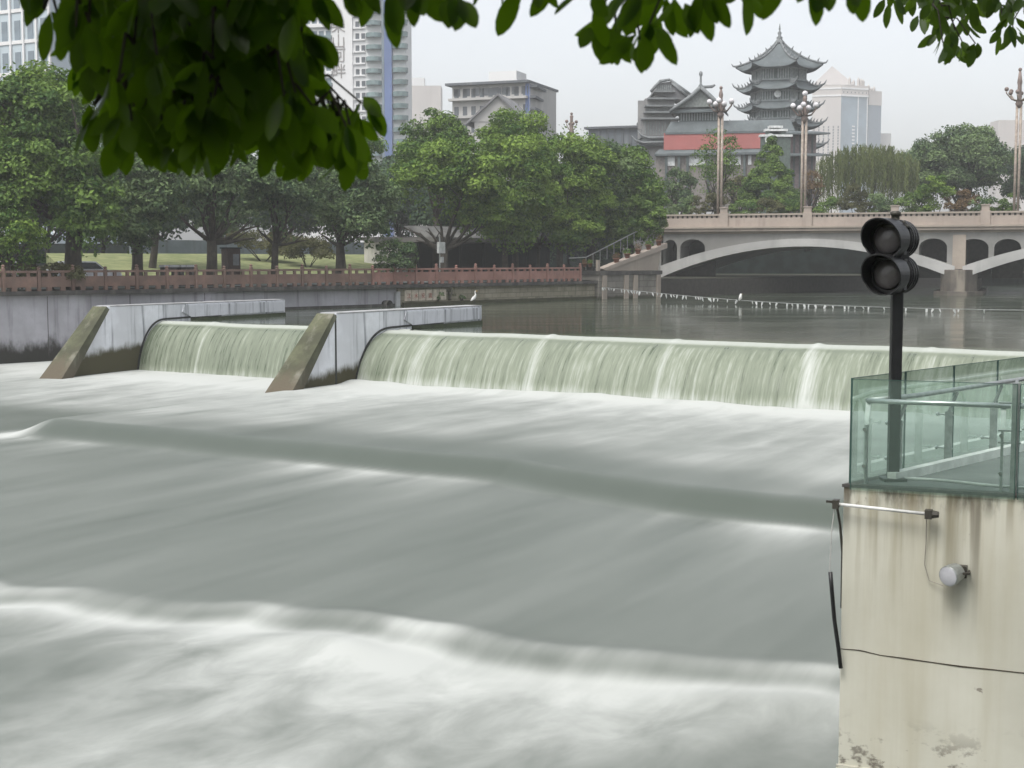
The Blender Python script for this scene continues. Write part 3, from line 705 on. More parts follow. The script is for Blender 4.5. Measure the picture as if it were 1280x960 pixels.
# pavilion / shelter in the shade of the trees
pv = bank(575, 9); pvd = bank(735, 9)
shel = thing('riverside_shelter', 'dark open shelter with a pale flat roof edge under the big trees by the walk', 'shelter', upz(pv, TOPZ))
dark = plain('dark_timber', (0.014, 0.018, 0.02), .8); roofc = concrete('shelter_roof', (0.19, .185, .17), (.13, .125, .12), (.12, .11, .1), .8)  # near-black timber colour holds the deep shade inside the shelter
ax = (pvd - pv); ln = ax.length; ad = ax.normalized(); an = Vector((-ad.y, ad.x, 0))
MB().extrude([upz(pv, TOPZ + 3.0) - an * 1.2 - ad * 4, upz(pvd, TOPZ + 3.0) - an * 1.2, upz(pvd, TOPZ + 3.35) - an * 1.2, upz(pv, TOPZ + 3.35) - an * 1.2 - ad * 4], an * 7).build('roof', roofc, shel)
MB().extrude([upz(pv, TOPZ) + an * 4.5, upz(pvd, TOPZ) + an * 4.5, upz(pvd, TOPZ + 3) + an * 4.5, upz(pv, TOPZ + 3) + an * 4.5], an * .3).build('back_wall', dark, shel)
for k in range(7):
    q = pv + ad * (ln * k / 6.05 + .1); MB().tube([upz(q, TOPZ), upz(q, TOPZ + 3.0)], .14, 8).build('post', dark, shel)
MB().extrude([upz(pv, TOPZ + 3.36) - an * .4 - ad * 3.4, upz(pvd, TOPZ + 3.36) - an * .4, upz(pvd, TOPZ + 4.3) + an * 2.2, upz(pv, TOPZ + 4.3) + an * 2.2 - ad * 3.0], an * 1.2).build('upper_roof', concrete('tile_grey', (.17, .17, .16), (.12, .12, .12), (.08, .08, .08), 1), shel)
# white building seen under the trees
wb = upz(bank(498, 15), TOPZ); wb2 = upz(bank(556, 15), TOPZ)
wbd = (wb2 - wb).normalized(); wbn = Vector((-wbd.y, wbd.x, 0))
hb = thing('park_building', 'small white walled park building behind the trees left of the shelter', 'building', wb)
wh = concrete('whitewash', (.62, .6, .55), (.52, .5, .45), (.3, .29, .26), .7)
MB().extrude([wb, wb2, wb2 + Vector((0, 0, 3.2)), wb + Vector((0, 0, 3.2))], wbn * 4).build('wall', wh, hb)
MB().extrude([wb - wbd * .4 - wbn * .5 + Vector((0, 0, 3.21)), wb2 + wbd * .4 - wbn * .5 + Vector((0, 0, 3.21)), wb2 + wbd * .4 - wbn * .5 + Vector((0, 0, 3.5)), wb - wbd * .4 - wbn * .5 + Vector((0, 0, 3.5))], wbn * 5).build('roof', roofc, hb)
MB().extrude([wb + wbd * 2.2 - wbn * .03 + Vector((0, 0, 1)), wb + wbd * 3.0 - wbn * .03 + Vector((0, 0, 1)), wb + wbd * 3.0 - wbn * .03 + Vector((0, 0, 2.4)), wb + wbd * 2.2 - wbn * .03 + Vector((0, 0, 2.4))], wbn * .02).build('window', dark, hb)
# long grey blue boundary wall behind the lawn
q0, q1 = bank(165, 28), bank(480, 28)
tag(MB().beam(upz(q0, TOPZ + 1.6), upz(q1, TOPZ + 1.6), .3, 3.2).build('boundary_wall', concrete('blue_grey_wall', (.20, .235, .25), (.16, .19, .2), (.1, .11, .11), .8)), 'low blue grey wall along the back of the lawn', 'wall')
# kiosk
kq = upz(bank(290, 4.5), TOPZ); ks = thing('notice_kiosk', 'dark brown box cabinet with a small pane beside the forked tree', 'cabinet', kq)
brn = plain('dark_brown_panel', (.06, .038, .032), .6)
MB().frame(kq + Vector((0, 0, 1.15)), B * .5, NL * .35, Vector((0, 0, 1.15))).build('cabinet', brn, ks, False, .03)
MB().frame(kq + Vector((0, 0, 2.34)), B * .56, NL * .42, Vector((0, 0, .04))).build('lid', dark, ks)
MB().frame(kq - NL * .36 + B * .12 + Vector((0, 0, 1.6)), B * .24, NL * .012, Vector((0, 0, .36))).build('pane', plain('dull_pane', (.16, .17, .18), .2, .6), ks)
# two planters/benches by the rail
for px, lb in ((213, 'left of two low grey stone benches behind the balustrade'), (234, 'right of two low grey stone benches behind the balustrade')):
    q = upz(bank(px, 2.2), TOPZ); bt = thing('stone_bench', lb, 'bench', q, 'stone benches on the walk')
    MB().frame(q + Vector((0, 0, 1.22)), B * .55, NL * .25, Vector((0, 0, .07))).build('seat', M['cap'], bt)
    MB().frame(q + Vector((0, 0, 1.02)) + NL * .05, B * .48, NL * .2, Vector((0, 0, .13))).build('apron', M['dark_coping'], bt)
    for sg in (-1, 1): MB().frame(q + B * .4 * sg + Vector((0, 0, .445)), B * .12, NL * .2, Vector((0, 0, .445))).build('leg', M['dark_coping'], bt)
# post with a pale box
q = upz(bank(550, 1.6), TOPZ); cb_ = thing('control_box_post', 'thin post carrying a pale control box beside the balustrade', 'control box', q)
MB().tube([q, q + Vector((0, 0, 3.2))], .05, 8).build('post', M['steel_dull'], cb_)
MB().frame(q - NL * .14 + Vector((0, 0, 2.45)), B * .32, NL * .12, Vector((0, 0, .4))).build('box', plain('pale_box', (.45, .47, .46), .5), cb_, False, .02)
MB().frame(q - NL * .12 + Vector((0, 0, 1.6)) + B * .1, B * .12, NL * .08, Vector((0, 0, .2))).build('small_box', plain('pale_box', (.45, .47, .46), .5), cb_)
# parked cars
def car(q, rz, label, colr):
    root = thing('parked_car', label, 'car', q, 'cars parked behind the trees', rz)
    pa = plain('car_paint', colr, .25, .5); gl_ = plain('car_glass', (.02, .025, .03), .1, .6); ty = plain('tyre_rubber', (.02, .02, .02), .8)
    body = [(-2.2, .35), (2.2, .35), (2.25, .7), (2.05, .95), (1.1, 1.02), (-1.9, 1.05), (-2.2, .9)]
    cab = [(1.15, 1.02), (.45, 1.5), (-1.1, 1.52), (-1.85, 1.05)]
    mb = MB(); mb.extrude([Vector((x, -.86, z_)) for x, z_ in body], Vector((0, 1.72, 0))); mb.build('body', pa, root, False, .06, True)
    MB().extrude([Vector((x, -.74, z_)) for x, z_ in cab], Vector((0, 1.48, 0))).build('cabin', pa, root, False, .05, True)
    for sg in (-1, 1): MB().extrude([Vector((x, sg * .745, z_)) for x, z_ in [(.95, 1.06), (.4, 1.42), (-1.05, 1.44), (-1.6, 1.08)]], Vector((0, sg * .01, 0))).build('side_window', gl_, root, False, 0, True)
    MB().extrude([Vector((1.16, -.66, 1.05)), Vector((1.16, .66, 1.05)), Vector((.52, .6, 1.47)), Vector((.52, -.6, 1.47))], Vector((.02, 0, .02))).build('windscreen', gl_, root, False, 0, True)
    for x in (-1.35, 1.4):
        for sg in (-1, 1):
            wl = MB().lathe([(.2, -.1), (.32, -.09), (.33, 0), (.32, .09), (.2, .1)], (x, sg * .8, .33), Vector((0, 1, 0)), 14).build('wheel', ty, root, True, 0, True)
    for sg in (-1, 1): MB().box((2.2, sg * .6 - .15, .68), (2.26, sg * .6 + .15, .82)).build('headlight', M['steel'], root, False, 0, True)
car(upz(bank(6, 10), TOPZ), .9, 'white car parked at the far left behind the pale green tree', (.7, .7, .7))
car(upz(bank(104, 4.6), TOPZ), .95, 'white car parked just right of the thick leaning trunk', (.68, .69, .72))

# ------------------------------------------------------------------ trees on the left bank
def bt(label, tpx, sb_, x0, x1, y0, y1, key, seed, n=46, per=95, size=.27, r0=.27, fork_y=None, depth=None, extra_px=None, lobes=None, **kw):
    base = upz(bank(tpx, sb_), TOPZ); Y = base.y
    def lobe(x0, x1, y0, y1, dy=0):
        a = D(x0, y0, Y + dy); b_ = D(x1, y1, Y + dy); rx = (b_.x - a.x) / 2; rz = (a.z - b_.z) / 2
        return (((a.x + b_.x) / 2, Y + dy, (a.z + b_.z) / 2), (rx, max(2.2, min(rx, 4.2)) if depth is None else depth, rz))
    cr = [lobe(x0, x1, y0, y1)] + [lobe(*l) for l in (lobes or [])]
    fk = D(tpx, fork_y, Y) if fork_y else None
    ex = [D(px, py, Y + dd) for px, py, dd in (extra_px or [])]
    return tree(label, base, cr, L[key], n, per, size, r0, fk, seed, extra=ex, group='trees along the left bank', **kw)
bt('big yellow green tree at the far left with a thick dark trunk at the balustrade', 93, .9, -70, 158, 88, 300, 'mid', 1, n=90, r0=.5, fork_y=285, rel=.22, lobes=[(60, 160, 180, 325, -1)])
bt('tall pale topped tree rising behind the far left trees', 40, 9, -40, 120, 72, 230, 'bright', 2, n=60, rel=.25, per=80)
bt('low light green tree at the left edge hanging over the balustrade', 14, 1.0, -60, 68, 235, 352, 'bright', 3, n=36, per=150, size=.2, r0=.14, depth=2.0)
bt('dark blue green tree with a short thick trunk, second trunk from the left', 172, 4, 132, 238, 165, 318, 'dull', 4, n=62, r0=.36, fork_y=305, lobes=[(140, 200, 225, 325, -1)])
bt('rounded dark tree behind the leafy overhang left of the high-rise', 190, 16, 110, 300, 95, 270, 'dull', 5, n=56, per=70)
bt('forked tree with wide spreading bare limbs beside the brown cabinet', 265, 3, 208, 345, 165, 292, 'dull', 6, n=56, per=85, r0=.36, fork_y=303, extra_px=[(318, 298, 0), (225, 270, 0), (240, 250, .5), (300, 262, 0), (262, 240, 0), (325, 282, 0)], nl=4, low=-.45)
bt('slim forked tree standing between the brown cabinet and the dense tree', 344, 3, 300, 412, 172, 304, 'dull', 7, n=56, per=85, r0=.25, fork_y=306, extra_px=[(385, 300, 0), (322, 285, 0), (352, 270, 0), (370, 285, 0)], nl=4, low=-.5)
bt('dense mid green tree with a leaning limb on its left behind the overhanging bush', 425, 3, 385, 505, 190, 320, 'dull', 8, n=62, r0=.32, fork_y=308, extra_px=[(400, 292, 0), (455, 290, 0)], nl=5)
bt('pale feathery tree below the white high-rise', 430, 14, 345, 482, 125, 250, 'mid', 9, n=50, per=70)
bt('leafy bush leaning out over the river wall in front of the balustrade', 492, .2, 462, 528, 292, 352, 'dull', 10, n=26, per=150, size=.2, r0=.1, depth=1.2, name='leaning_tree')
bt('bright green tree with three bare rising limbs beside the control box', 555, 3.2, 470, 650, 165, 285, 'bright', 11, n=60, r0=.34, fork_y=312, lobes=[(560, 640, 225, 305, 1)], extra_px=[(535, 285, 0), (520, 300, 0), (548, 275, 0), (588, 298, 0), (505, 285, 0)], nl=4, rel=.23, low=-.5)
bt('slender tree whose top pokes above its neighbours before the grey roofed block', 545, 12, 500, 590, 132, 230, 'mid', 12, n=34, per=80, rel=.3)
bt('rounded yellow green tree with drooping boughs at the middle of the row', 632, 4, 575, 705, 152, 305, 'bright', 13, n=64, r0=.26, fork_y=300, nl=6, rel=.23, lobes=[(600, 680, 235, 322, -1)])
bt('tall bright tree whose crown stands highest in the middle of the row', 645, 10, 590, 700, 130, 240, 'bright', 14, n=46, per=80)
bt('broad bright green tree shading the right end of the red balustrade', 700, 5, 650, 772, 148, 312, 'bright', 15, n=64, r0=.3, fork_y=300, rel=.23, lobes=[(665, 760, 230, 322, -.5)])
bt('dark full tree shading the dark shelter near the stair', 735, 6, 705, 800, 168, 300, 'dull', 16, n=50, r0=.3, rel=.24, lobes=[(705, 800, 235, 318, 1)])
bt('rightmost bank tree, drooping over the stair at the bridge end', 790, 3.5, 742, 832, 178, 300, 'mid', 17, n=58, r0=.3, rel=.25, lobes=[(795, 834, 205, 318, -2), (745, 812, 245, 322, -1.5)])
bt('small dark tree with a pale trunk inside the row by the shelter', 672, 8, 600, 750, 225, 290, 'dark', 18, n=40, r0=.16)
wn = ['first', 'second', 'third', 'fourth', 'fifth', 'sixth', 'seventh', 'eighth', 'ninth', 'tenth', 'eleventh', 'twelfth']
for i, px in enumerate((-10, 60, 130, 200, 280, 360, 440, 500)):
    bt(wn[i] + ' tree from the left in the dim back row beyond the lawn', px, 32 + (i % 3) * 3, px - 55, px + 55, 180 + (i * 37) % 25, 310, ('dull', 'dark')[i % 2], 40 + i, n=60, per=70, size=.38, r0=.22)
for i, px in enumerate((560, 615, 670, 730, 785)):
    bt(wn[i] + ' tree from the left in the dark screen of trees behind the shelter', px, 17 + (i % 2) * 2, px - 45, px + 48, 200 + (i * 31) % 20, 340, 'dark', 50 + i, n=60, per=85, size=.36, r0=.22)
# hedge masses behind the lawn
for i, (px, lb, k) in enumerate(((330, 'low rounded hedge at the back of the lawn between the two forked trees', 'olive'), (385, 'pale yellowish bush on the lawn left of the dense tree', 'olive'), (70, 'clipped yellowish hedge trailing over the wall at the far left', 'olive'), (25, 'olive hedge at the left edge behind the balustrade', 'olive'))):
    q = upz(bank(px, (20, 16, .7, 1.4)[i]), TOPZ + (2.6, 2.3, .75, .7)[i]); shrub(lb, q, ((3.2, 2, 1.3), (2.6, 1.6, 1.5), (2.2, .6, .75), (2.2, .7, .8))[i], L[k], 18, 120, .2, 60 + i, 'hedge')
for i, (px, py, lb) in enumerate(((562, 366, 'dry brush growing out of the wall beside the pale boards'), (548, 372, 'brown weed patch at the foot of the pale boards'), (577, 371, 'small green weed on the stone wall right of the pale boards'))):
    q = on_plane(px, py, W0 - NL * .15, B); shrub(lb, q, (.55, .25, .42) if i < 2 else (.35, .2, .22), L['dull' if i else 'olive'], 8, 320, .14, 70 + i, 'wall_weed')

# ------------------------------------------------------------------ egret
eq = qa(LnA - .25, 2.96 + .06) + C * .6
eg = thing('egret', 'white egret standing on the far end of the nearer pier', 'bird', eq)
wfe = plain('white_feather', (.8, .8, .77), .8); yl = plain('yellow_bill', (.5, .33, .06), .5); lg = plain('dark_leg', (.04, .04, .03), .6)
def eb(p): return eq + C * p[0] * .74 + Vector((0, 0, p[1] * .74))
me = MB().tube([eb((-.30, .26)), eb((-.2, .34)), eb((-.05, .46)), eb((.06, .58)), eb((.09, .70)), eb((.04, .80)), eb((.06, .90)), eb((.12, .93))], [.012, .05, .085, .062, .03, .021, .026, .016], 10).build('body', wfe, eg, True)
MB().tube([eb((.11, .93)), eb((.27, .905))], [.018, .004], 6).build('bill', yl, eg)
for sg in (-1, 1): MB().tube([eb((-.03, .4)) + U * .04 * sg, eb((.0, .2)) + U * .04 * sg, eb((-.02, 0)) + U * .04 * sg], .012, 5).build('leg', lg, eg)
# dark pipe outlet in the recessed wall
po = on_plane(483, 381, W0 - NL * .05, B); root = thing('drain_outlet', 'dark round drain outlet low in the grey wall', 'drain pipe', po)
MB().lathe([(.30, -.2), (.32, .3), (.26, .3), (.25, .05)], po, -NL, 16).build('pipe', M['dark_coping'], root, True)

# ------------------------------------------------------------------ cable with little white markers
k0 = upz(W0 + B * (S740 + .2) - NL * .7, 3.05); k1 = Vector((28.5, 79.0, 2.42)); k2 = k1 + (k1 - k0) * .35; k2.z = 2.6
def cab_pt(px):
    lo, hi = 0.0, 1.3
    for _ in range(40):
        m = (lo + hi) / 2; p = k0.lerp(k1, m)
        if 640 + F * p.x / (p.y * math.cos(PITCH) + 0 * p.z) < px: lo = m
        else: hi = m
    t_ = lo; p = k0.lerp(k1, t_); p.z = 3.05 + (2.42 - 3.05) * t_ - .40 * math.sin(math.pi * min(t_, 1)) 
    return p
cbl = MB().tube([cab_pt(px) for px in range(741, 1330, 12)], .022, 5).build('river_cable', plain('grey_rope', (.3, .31, .3), .8)); tag(cbl, 'thin grey cable strung across the still river above the weir', 'cable')
xs = [739, 743, 747, 751, 756, 761, 764, 768, 777, 781, 785, 789, 793, 797, 800, 809, 816, 822, 828, 833, 839, 842, 847, 855, 858, 870, 873, 876, 878, 886, 888, 893, 898, 910, 922, 941, 946, 954, 963, 972, 985, 991, 998, 1006, 1012, 1020, 1033, 1042, 1057, 1062, 1070, 1080, 1087, 1106, 1128, 1134, 1160, 1168, 1176, 1194, 1200, 1232]
wm = plain('white_plastic', (.62, .63, .62), .6)
proto = None
for i, px in enumerate(xs):
    p = cab_pt(max(px, 742 + i * .5)); p.z -= .02
    if proto is None:
        proto = MB().extrude([Vector((-.10, -.02, 0)), Vector((.10, -.02, 0)), Vector((.09, -.02, -.28)), Vector((.0, -.02, -.50)), Vector((-.09, -.02, -.28))], Vector((0, .04, 0))).build('cable_marker', wm); o = proto
        tag(o, 'small white marker hanging from the cable across the river', 'marker', 'white markers hanging from the river cable')
    else: o = proto.copy(); COL.objects.link(o)
    o.location = p; o.rotation_euler = (rnd.uniform(-.1, .1), rnd.uniform(-.55, .55), rnd.uniform(-.8, .8)); sc_ = rnd.uniform(.32, .66); o.scale = (sc_ * rnd.uniform(.7, 1.2), 1, sc_)
p = cab_pt(926); bd = thing('gull', 'small white bird perched upright on the cable above the markers', 'bird', p)
MB().tube([p + Vector((-.1, 0, -.02)), p + Vector((0, 0, .14)), p + Vector((.03, 0, .32)), p + Vector((.05, 0, .42)), p + Vector((.11, 0, .44))], [.03, .12, .10, .07, .02], 8).build('body', wfe, bd, True)
MB().tube([p + Vector((.1, 0, .44)), p + Vector((.2, 0, .42))], [.02, .005], 5).build('bill', yl, bd)

# ================================================================== BRIDGE
bl0 = D(829, 267, 135.0); br0 = D(1280, 262, 124.3)
bdv = Vector((br0.x - bl0.x, br0.y - bl0.y, 0)).normalized(); bang = math.atan2(bdv.y, bdv.x); bn = Vector((-bdv.y, bdv.x, 0))
borg = Vector((bl0.x, bl0.y, 0))
def bxz(px, py):
    p = on_plane(px, py, borg, bdv); return (p - borg).dot(bdv), p.z
def bw(x, y, z): return borg + bdv * x + bn * y + Vector((0, 0, z))
br = thing('arch_bridge', 'pale open spandrel arch bridge with a pinkish parapet crossing the river', 'bridge', borg, None, bang)
def bb(lo, hi, name, mat, bev=0): return MB().box(lo, hi).build(name, mat, br, False, bev, True)
DZ = bxz(950, 292)[1]; CZ = bxz(950, 284)[1]; PZ = bxz(950, 267)[1]; WID = 18.0; XL, XR = -4.0, 82.0
bb((XL, 0.05, DZ), (XR, WID, CZ - .02), 'deck_slab', M['bridge_cap'])
bb((XL, -.28, DZ + .22), (XR, 0.045, CZ - .1), 'cornice', M['bridge_stone']); bb((XL, -.42, CZ - .098), (XR, .2, CZ + .06), 'cornice_lip', M['bridge_cap'])
bb((XL, .3, CZ - .015), (XR, WID - .3, CZ + .01), 'roadway', M['asphalt'])
bb((XL, -.05, CZ + .062), (XR, .18, PZ - .38), 'parapet_panel', M['bridge_stone'])
bb((XL, WID - .2, CZ + .0), (XR, WID, PZ - .1), 'far_parapet', M['bridge_stone'])
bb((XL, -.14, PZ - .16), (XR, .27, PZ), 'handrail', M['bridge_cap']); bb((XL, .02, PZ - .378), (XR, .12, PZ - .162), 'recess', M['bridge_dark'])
mb = MB(); x = XL
while x < XR: mb.box((x, -.04, PZ - .376), (x + .26, .17, PZ - .163)); x += .46
mb.build('baluster_row', M['bridge_stone'], br, False, 0, True)
posts = [bxz(px, 262)[0] for px in (905, 1006, 1118, 1232)]; stp = (posts[-1] - posts[0]) / 3
for k in range(-1, 9):
    x = posts[0] + stp * k
    mb = MB().box((x - .42, -.22, CZ + .062), (x + .42, .34, PZ + .06)).box((x - .34, -.14, PZ + .06), (x + .34, .28, PZ + .5)).box((x - .4, -.2, PZ + .5), (x + .4, .34, PZ + .6))
    mb.build('parapet_post', M['bridge_stone'], br, False, .02, True)
# arches
aL = bxz(826, 345)[0]; aR = bxz(1193, 345)[0]; half = (aR - aL) / 2; pitch_ = bxz(1203, 345)[0] - aL
SPZ = 3.55; CRZ = bxz(1009, 308)[1]
def intr(x, xc): return SPZ + (CRZ - SPZ) * (1 - ((x - xc) / half) ** 2)
def extr(x, xc):
    u = abs(x - xc) / half; return intr(x, xc) + .70 + .40 * u * u
def arch(xc, name='arch_rib'):
    xs_ = [xc - half + 2 * half * i / 40 for i in range(41)]
    mb = MB(); o = 0
    vs = []; fs = []
    for i, x in enumerate(xs_):
        for y in (-.12, WID - .3): vs += [(x, y, intr(x, xc)), (x, y, extr(x, xc))]
        if i:
            a = 4 * (i - 1); c_ = 4 * i
            fs += [(a, c_, c_ + 1, a + 1), (a + 2, a + 3, c_ + 3, c_ + 2), (a, a + 2, c_ + 2, c_), (a + 1, c_ + 1, c_ + 3, a + 3)]
    fs += [(0, 1, 3, 2), (160, 162, 163, 161)]
    mb.add(vs, fs).build(name, M['bridge_white'], br, True, 0, True).modifiers.new('es', 'EDGE_SPLIT')
centres = [(aL + aR) / 2 + pitch_ * k for k in range(0, 2)]
for xc in centres: arch(xc)
ops_px = [(829, 846, 299.5), (850, 881, 299), (1149, 1184, 298), (1199, 1236, 298.5), (1243, 1280, 298.5)]
ops = [(bxz(a, 300)[0], bxz(b_, 300)[0], bxz((a + b_) / 2, y)[1]) for a, b_, y in ops_px]
w5 = ops[3][1] - ops[3][0]
ops[4] = (ops[4][0], ops[4][0] + w5 * .9, ops[4][2])
# mirror to the far end of the second arch
xc2 = centres[1]
ops += [(2 * xc2 - b_, 2 * xc2 - a, z_) for a, b_, z_ in ops[3:]]
def soffit(x):
    for xc in centres:
        if abs(x - xc) <= half: e_ = extr(x, xc) - .05; break
    else: e_ = SPZ + .2
    for a, b_, zt in ops:
        if a <= x <= b_:
            u = (x - (a + b_) / 2) / ((b_ - a) / 2); return max(e_, zt - .8 + .8 * math.sqrt(max(0, 1 - u * u)))
    return e_
vs = []; fs = []; xs_ = sorted(set([ops[0][0] + .2 + .12 * i for i in range(int((76 - ops[0][0]) / .12))] + [q_ + d_ for a, b_, _ in ops for q_ in (a, b_) for d_ in (-.004, .004)]))
for i, x in enumerate(xs_):
    zb_ = min(soffit(x), DZ - .03)
    for y in (.10, WID - .6): vs += [(x, y, zb_), (x, y, DZ - .004)]
    if i:
        a = 4 * (i - 1); c_ = 4 * i
        fs += [(a, c_, c_ + 1, a + 1), (a + 2, a + 3, c_ + 3, c_ + 2), (a, a + 2, c_ + 2, c_), (a + 1, c_ + 1, c_ + 3, a + 3)]
fs += [(0, 1, 3, 2), (len(vs) - 4, len(vs) - 2, len(vs) - 1, len(vs) - 3)]
MB().add(vs, fs).build('spandrel_wall', M['bridge_grey'], br, False, 0, True)
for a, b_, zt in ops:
    bb((a - .2, 4.0, SPZ), (b_ + .2, 4.3, DZ - .05), 'recess_wall', M['bridge_dark'])  # dark panel added so the spandrel openings look shaded
for k in (1, 2):
    pc = centres[0] - half + pitch_ * k - (pitch_ - 2 * half) / 2
    bb((pc - .55, -.02, 4.4), (pc + .55, WID - .8, DZ - .2), 'pier_column', M['bridge_cap'])
    poly = [(pc - 1.55, .6), (pc - .6, -1.3), (pc + .6, -1.3), (pc + 1.55, .6), (pc + 1.55, WID), (pc - 1.55, WID)]
    MB().prism(poly, -1.5, 4.35).build('pier_base', M['bridge_pier'], br, False, .05, True)
    MB().prism([(a * 1.0, b_) for a, b_ in [(pc - 2.1, .5), (pc - .8, -2.0), (pc + .8, -2.0), (pc + 2.1, .5), (pc + 2.1, WID), (pc - 2.1, WID)]], -1.5, 2.45).build('pier_footing', M['bridge_pier'], br, False, 0, True)
bb((XL, .3, -1), (aL - .05, WID, DZ - .01), 'abutment', M['bridge_grey']); bb((aL - .05, .0, -1.0), (aL + .55, WID - 1, SPZ + .25), 'springing_block', M['bridge_pier'])
bb((aL + .56, 3.0, -1.0), (aL + 2.6, WID - 1, 2.75), 'towpath_ledge', M['bridge_grey'])
bb((76, .4, -1), (XR + 20, WID, DZ - .01), 'abutment', M['bridge_grey'])

# lamps on the bridge --------------------------------------------------
lampc = plain('rosy_lamp_post', (.36, .30, .25), .55, .4, 0, .2, 4); globem = plain('milky_globe', (.72, .70, .72), .25, .5); bud = plain('dull_bud', (.22, .17, .15), .5)
def lamp(px, ybase, ytop, yring, label, arms, glow, top, Y=None, sclx=1.0):
    if Y is None:
        x, _ = bxz(px, ybase); base = bw(x, .9, CZ); dz_ = bw(x, .9, 0)
    else: base = upz(D(px, ybase, Y), CZ); 
    Yb = base.y; zt = D(px, ytop, Yb).z; zr = D(px, yring, Yb).z
    root = thing('street_lamp', label, 'street lamp', base, 'multi-globe lamps on the bridge')
    for o in (-.16, .16): MB().tube([base + bdv * o, base + bdv * o + Vector((0, 0, zr - base.z - 1.2))], .12 if Y is None else .09, 8).build('pole', lampc, root, True)
    MB().lathe([(.5, 0), (.5, .25), (.34, .35), (.3, 1.1), (.2, 1.2)], base, n=12).build('base', lampc, root, True)
    MB().lathe([(.14, zr - base.z - 1.6), (.34, zr - base.z - 1.2), (.2, zr - base.z - .9), (.17, zr - base.z + .4), (.22, zr - base.z + .6), (.1, zt - base.z - .35)], base, n=10).build('crown_post', bud, root, True)
    for k in range(arms):
        a = 2 * math.pi * (k + .3) / arms; d = Vector((math.cos(a), math.sin(a), 0)); R_ = 1.05 * sclx if k % 2 == 0 else .62 * sclx
        c0 = base + Vector((0, 0, zr - base.z - 1.0)); g_ = base + d * R_ + Vector((0, 0, zr - base.z + (0 if k % 2 == 0 else -.25)))
        ar = MB().tube([c0, c0 + d * R_ * .6 + Vector((0, 0, .15)), g_ - Vector((0, 0, .35)), g_ - Vector((0, 0, .22))], [.08, .07, .06, .09], 6).build('arm', lampc if not glow else bud, root, True)
        MB().ball(g_, .25 if glow else .19, 12, 8).build('globe', globem if glow else bud, root, True)
    p = base + Vector((0, 0, zt - base.z))
    MB().ball(p - Vector((0, 0, .2)), .25 if top else .16, 12, 8).build('globe', globem if top else bud, root, True)
lamp(897, 262, 107, 127, 'lamp before the temple hall with milky globes clustered under a dark finial', 9, True, False)
lamp(1002, 262, 114, 132, 'lamp before the pagoda with milky globes round one globe on top', 9, True, True)
lamp(1270, 259, 84, 112, 'tallest lamp at the right edge of the bridge with brown unlit buds on curved arms', 8, False, False, None, 1.2)
lamp(714, 262, 140, 152, 'distant thin lamp whose top shows above the bank trees', 4, False, False, 165, .6)

# planting behind the bridge parapet ----------------------------------
sh = [(845, 'dull', 'pale shrub behind the parapet next to the bank trees', 1.2), (878, 'olive', 'straw coloured shrub at the foot of the left bridge lamp', 1.3), (930, 'mid', 'green shrub with white blooms behind the parapet, left of the middle lamp', 1.1), (958, 'olive', 'olive shrub behind the parapet left of the middle lamp', 1.0), (985, 'mid', 'low shrub behind the parapet just left of the middle lamp', .9), (1035, 'mid', 'rounded shrub under the left part of the willow', 1.1), (1066, 'olive', 'yellowish shrub under the middle of the willow', 1.5), (1096, 'dull', 'dull shrub under the right part of the willow', 1.1), (1140, 'mid', 'low green shrub right of the willow', 1.2), (1168, 'bright', 'fresh green shrub, brightest of those right of the willow', 1.9), (1200, 'brown', 'reddish shrub before the broad dark tree', 1.2), (1228, 'dull', 'dull shrub at the rightmost parapet post', 1.0), (1252, 'mid', 'green shrub just left of the rightmost lamp', 1.1)]
for i, (px, k, lb, h) in enumerate(sh):
    x, _ = bxz(px, 262); q = bw(x, 2.6, CZ + h * 1.25 + .3); shrub(lb, q, (1.9, 1.0, h * 1.25), L[k], 16, 150, .2, 100 + i, group='shrubs planted along the bridge parapet')
gm = MB().box((0, 2.0, CZ + .012), (75, 4.2, CZ + .5)); o = gm.build('planter', M['bridge_cap'], None, False, 0, True); o.location = borg; o.rotation_euler = (0, 0, bang); tag(o, 'long low stone planter behind the bridge parapet', 'planter')

# ground beyond the bridge
gb = MB().add([(-60, 166, 7.1), (46, 166, 7.1), (640, 900, 7.1), (-300, 900, 7.1)], [(0, 1, 2, 3)])
gb.add([(-60, 166, 3.5), (46, 166, 3.5), (46, 166, 7.098), (-60, 166, 7.098)], [(0, 1, 2, 3)]); gb.add([(46, 166.01, 1.5), (640, 900, 1.5), (640, 900, 7.098), (46, 166.01, 7.098)], [(0, 1, 2, 3)])
hill = gb.build('hill', M['overgrown']); struct(hill)
def ft(label, px, Y, x0, x1, y0, y1, key, seed, n=50, per=70, size=.32, name='broadleaf_tree', cat='tree', **kw):
    a = D(x0, y0, Y); b_ = D(x1, y1, Y); rx = (b_.x - a.x) / 2; rz = (a.z - b_.z) / 2; base = upz(D(px, 300, Y), 6.4)
    return tree(label, base, [(((a.x + b_.x) / 2, Y, (a.z + b_.z) / 2), (rx, max(2, min(rx, 6)), rz))], L[key], n, per, size, kw.pop('r0', .25), None, seed, name=name, group='trees beyond the bridge', **kw)
ft('thin airy tree with see-through leaves at the left bridge lamp', 897, 142, 868, 925, 150, 262, 'mid', 201, n=34, per=26, size=.26, rel=.3)
ft('young tree with reddish tint behind the middle bridge lamp', 1010, 150, 998, 1030, 208, 262, 'brown', 202, n=20, per=40, size=.24, rel=.3)
ft('pale low tree between the bank trees and the left bridge lamp', 848, 150, 826, 872, 205, 266, 'dull', 203, n=24, per=70, size=.26, rel=.3)
ft('greyish small tree just right of the left bridge lamp', 915, 155, 900, 940, 215, 264, 'olive', 204, n=22, per=60, size=.26, rel=.3)
